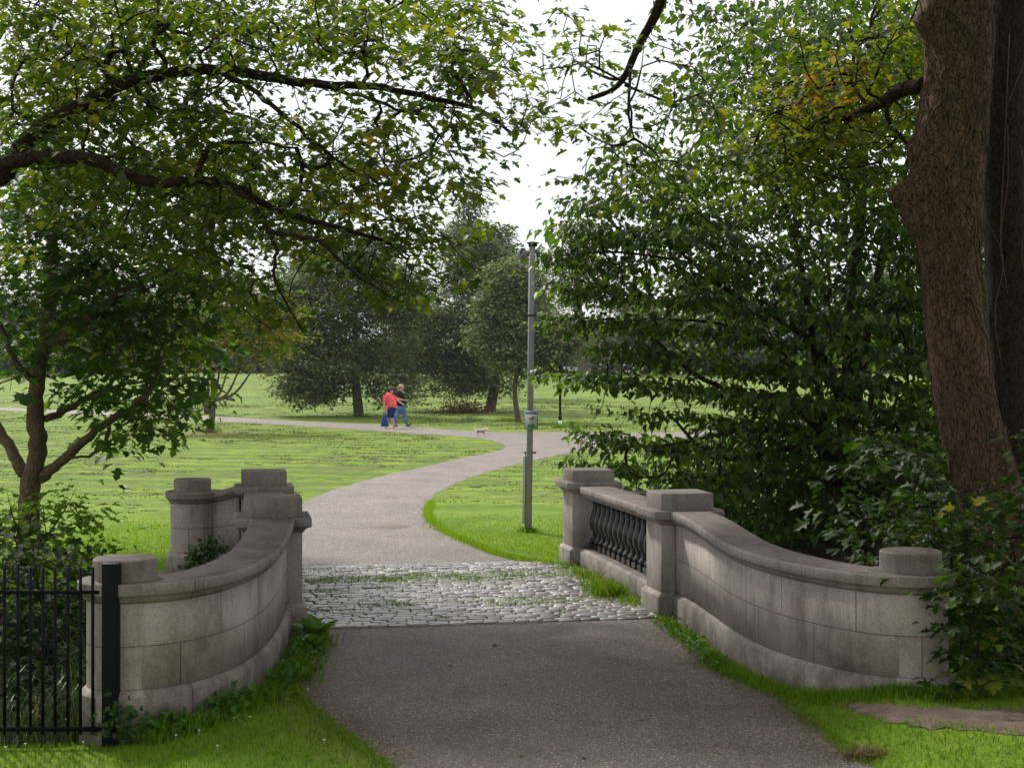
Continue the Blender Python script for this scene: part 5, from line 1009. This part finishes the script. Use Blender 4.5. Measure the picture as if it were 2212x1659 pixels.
    for yy in (-.04, .04): ch.append([(X(1200), yy, Z(690), 38*k, .012, 50*k), (X(1190), yy*1.1, Z(620), 22*k, .008, 40*k)])
    fig('body', ch, .006, M['dogfur'], e, sm_it=2); 
    fig('nose', [[(X(1515), 0, Z(880), .010)]], .004, M['blackcotton'], e, sm_it=0)
    for yy in (-.028, .028): fig('eye', [[(X(1375), yy*1.25, Z(820), .008)]], .004, M['blackcotton'], e, sm_it=0)
    bb = MB(); bb.tube([(X(1175)+.0*math.cos(a), math.sin(a)*.058, Z(840)+math.cos(a)*.052) for a in np.linspace(0, 6.28, 16)], .006, 5); bb.build('collar', M['darkmetal'], e, world=False)
    tag(e, 'small cream and grey terrier trotting right on the footpath', 'dog')
    # ---- magpie
    b = G(266, 1064); e = empty('magpie', tuple(b)); 
    fig('body', [[(-.06, 0, .13, .026), (-.03, 0, .12, .035), (.02, 0, .10, .042), (.06, 0, .085, .03)], [(-.06, 0, .13, .012), (-.1, 0, .12, .005)], [(.0, -.012, .09, .008), (.0, -.012, .0, .005), (-.02, -.012, .004, .005)], [(.02, .012, .09, .008), (.02, .012, .0, .005), (0, .012, .004, .005)]], .005, M['blackcotton'], e, sm_it=1)
    fig('tail', [[(.07, 0, .08, .022, .02, .01), (.14, 0, .06, .03, .016, .006), (.2, 0, .045, .02, .012, .005)]], .005, M['navy'], e, sm_it=1)
    fig('wing_patch', [[(.03, -.03, .12, .03, .014, .02), (.055, -.03, .1, .03, .012, .016)]], .005, M['white'], e, sm_it=1); fig('belly', [[(.03, 0, .078, .034, .03, .02), (.06, -.01, .07, .02, .02, .014)]], .005, M['white'], e, sm_it=1)
    e.rotation_euler = (0, 0, R(20)); tag(e, 'black and white magpie standing on the grass left of the bridge', 'bird')
# ------------------------------------------------------------------ light, sky, camera
def build_world():
    el, az = R(46), R(-32)     # sun ahead of the camera, to the left, behind thin cloud
    w = bpy.data.worlds.new('World'); SC.world = w; w.use_nodes = True; t = w.node_tree; t.nodes.clear()
    N = t.nodes.new; Lk = t.links.new
    sky = N('ShaderNodeTexSky'); sky.sky_type = 'NISHITA'; sky.sun_disc = False; sky.sun_elevation = el; sky.sun_rotation = az
    tc = N('ShaderNodeTexCoord'); sx = N('ShaderNodeSeparateXYZ'); Lk(tc.outputs['Generated'], sx.inputs[0])
    z = N('ShaderNodeMapRange'); z.inputs[1].default_value = 0.0; z.inputs[2].default_value = 1.0; z.inputs[3].default_value = 10.0; z.inputs[4].default_value = 14.0; Lk(sx.outputs[2], z.inputs[0])
    no = N('ShaderNodeTexNoise'); no.inputs['Scale'].default_value = 3.0; no.inputs['Detail'].default_value = 5; Lk(tc.outputs['Generated'], no.inputs['Vector'])
    r = N('ShaderNodeValToRGB'); r.color_ramp.elements[0].position = .3; r.color_ramp.elements[0].color = (.93, .95, 1, 1); r.color_ramp.elements[1].position = .7; r.color_ramp.elements[1].color = (1, 1, 1, 1); Lk(no.outputs['Fac'], r.inputs[0])
    m = N('ShaderNodeVectorMath'); m.operation = 'SCALE'; Lk(r.outputs[0], m.inputs[0]); Lk(z.outputs[0], m.inputs['Scale'])
    mx = N('ShaderNodeMix'); mx.data_type = 'RGBA'; mx.inputs[0].default_value = .9; Lk(sky.outputs[0], mx.inputs[6]); Lk(m.outputs[0], mx.inputs[7])
    bg = N('ShaderNodeBackground'); bg.inputs[1].default_value = 0.106; Lk(mx.outputs[2], bg.inputs[0]); o = N('ShaderNodeOutputWorld'); Lk(bg.outputs[0], o.inputs[0])
    s = bpy.data.lights.new('sun', 'SUN'); s.energy = 4.0; s.angle = R(4); s.color = (1, .96, .88); so = link(bpy.data.objects.new('sun', s)); so.location = (-20, 40, 50)
    d = Vector((math.sin(az)*math.cos(el), math.cos(az)*math.cos(el), math.sin(el))); so.rotation_euler = d.to_track_quat('Z', 'Y').to_euler()
    c = bpy.data.cameras.new('camera'); c.sensor_width = 17.3; c.sensor_fit = 'HORIZONTAL'; c.lens = 17.3*F/2212; c.shift_y = -24.5/2212; c.clip_end = 2000; c.clip_start = .1
    co = link(bpy.data.objects.new('camera', c)); co.location = (0, 0, H); co.rotation_euler = (R(90), 0, 0); SC.camera = co
    v = SC.view_settings; v.view_transform = 'Standard'; v.look = 'None'; v.gamma = 1; v.exposure = 0.0
    cy = SC.cycles; cy.max_bounces = 7; cy.diffuse_bounces = 4; cy.glossy_bounces = 2; cy.transmission_bounces = 4; cy.transparent_max_bounces = 4; cy.sample_clamp_indirect = 6; cy.caustics_reflective = False; cy.caustics_refractive = False
    cy.use_denoising = True; cy.denoiser = 'OPENIMAGEDENOISE'; cy.denoising_input_passes = 'RGB_ALBEDO_NORMAL'
    SC.render.film_transparent = False
def build_haze():
    t = NT('haze'); v = t.n('ShaderNodeVolumePrincipled', inp={'Color': (.9, .93, .97, 1), 'Density': 0.00022, 'Anisotropy': .2}); t.t.links.new(v.outputs[0], t.out.inputs['Volume'])
    b = MB(); b.box((0, 195, 6.5), (330, 240, 11.5)); o = b.build('haze', t.m); tag(o, 'thin pale haze over the park', 'haze', kind='stuff')
build_haze()
build_ground(); build_paths(); build_setts(); build_stone(); build_fence(); build_columns(); build_people()
build_left_trees(); build_right_trees(); build_far(); build_grass(); build_world()
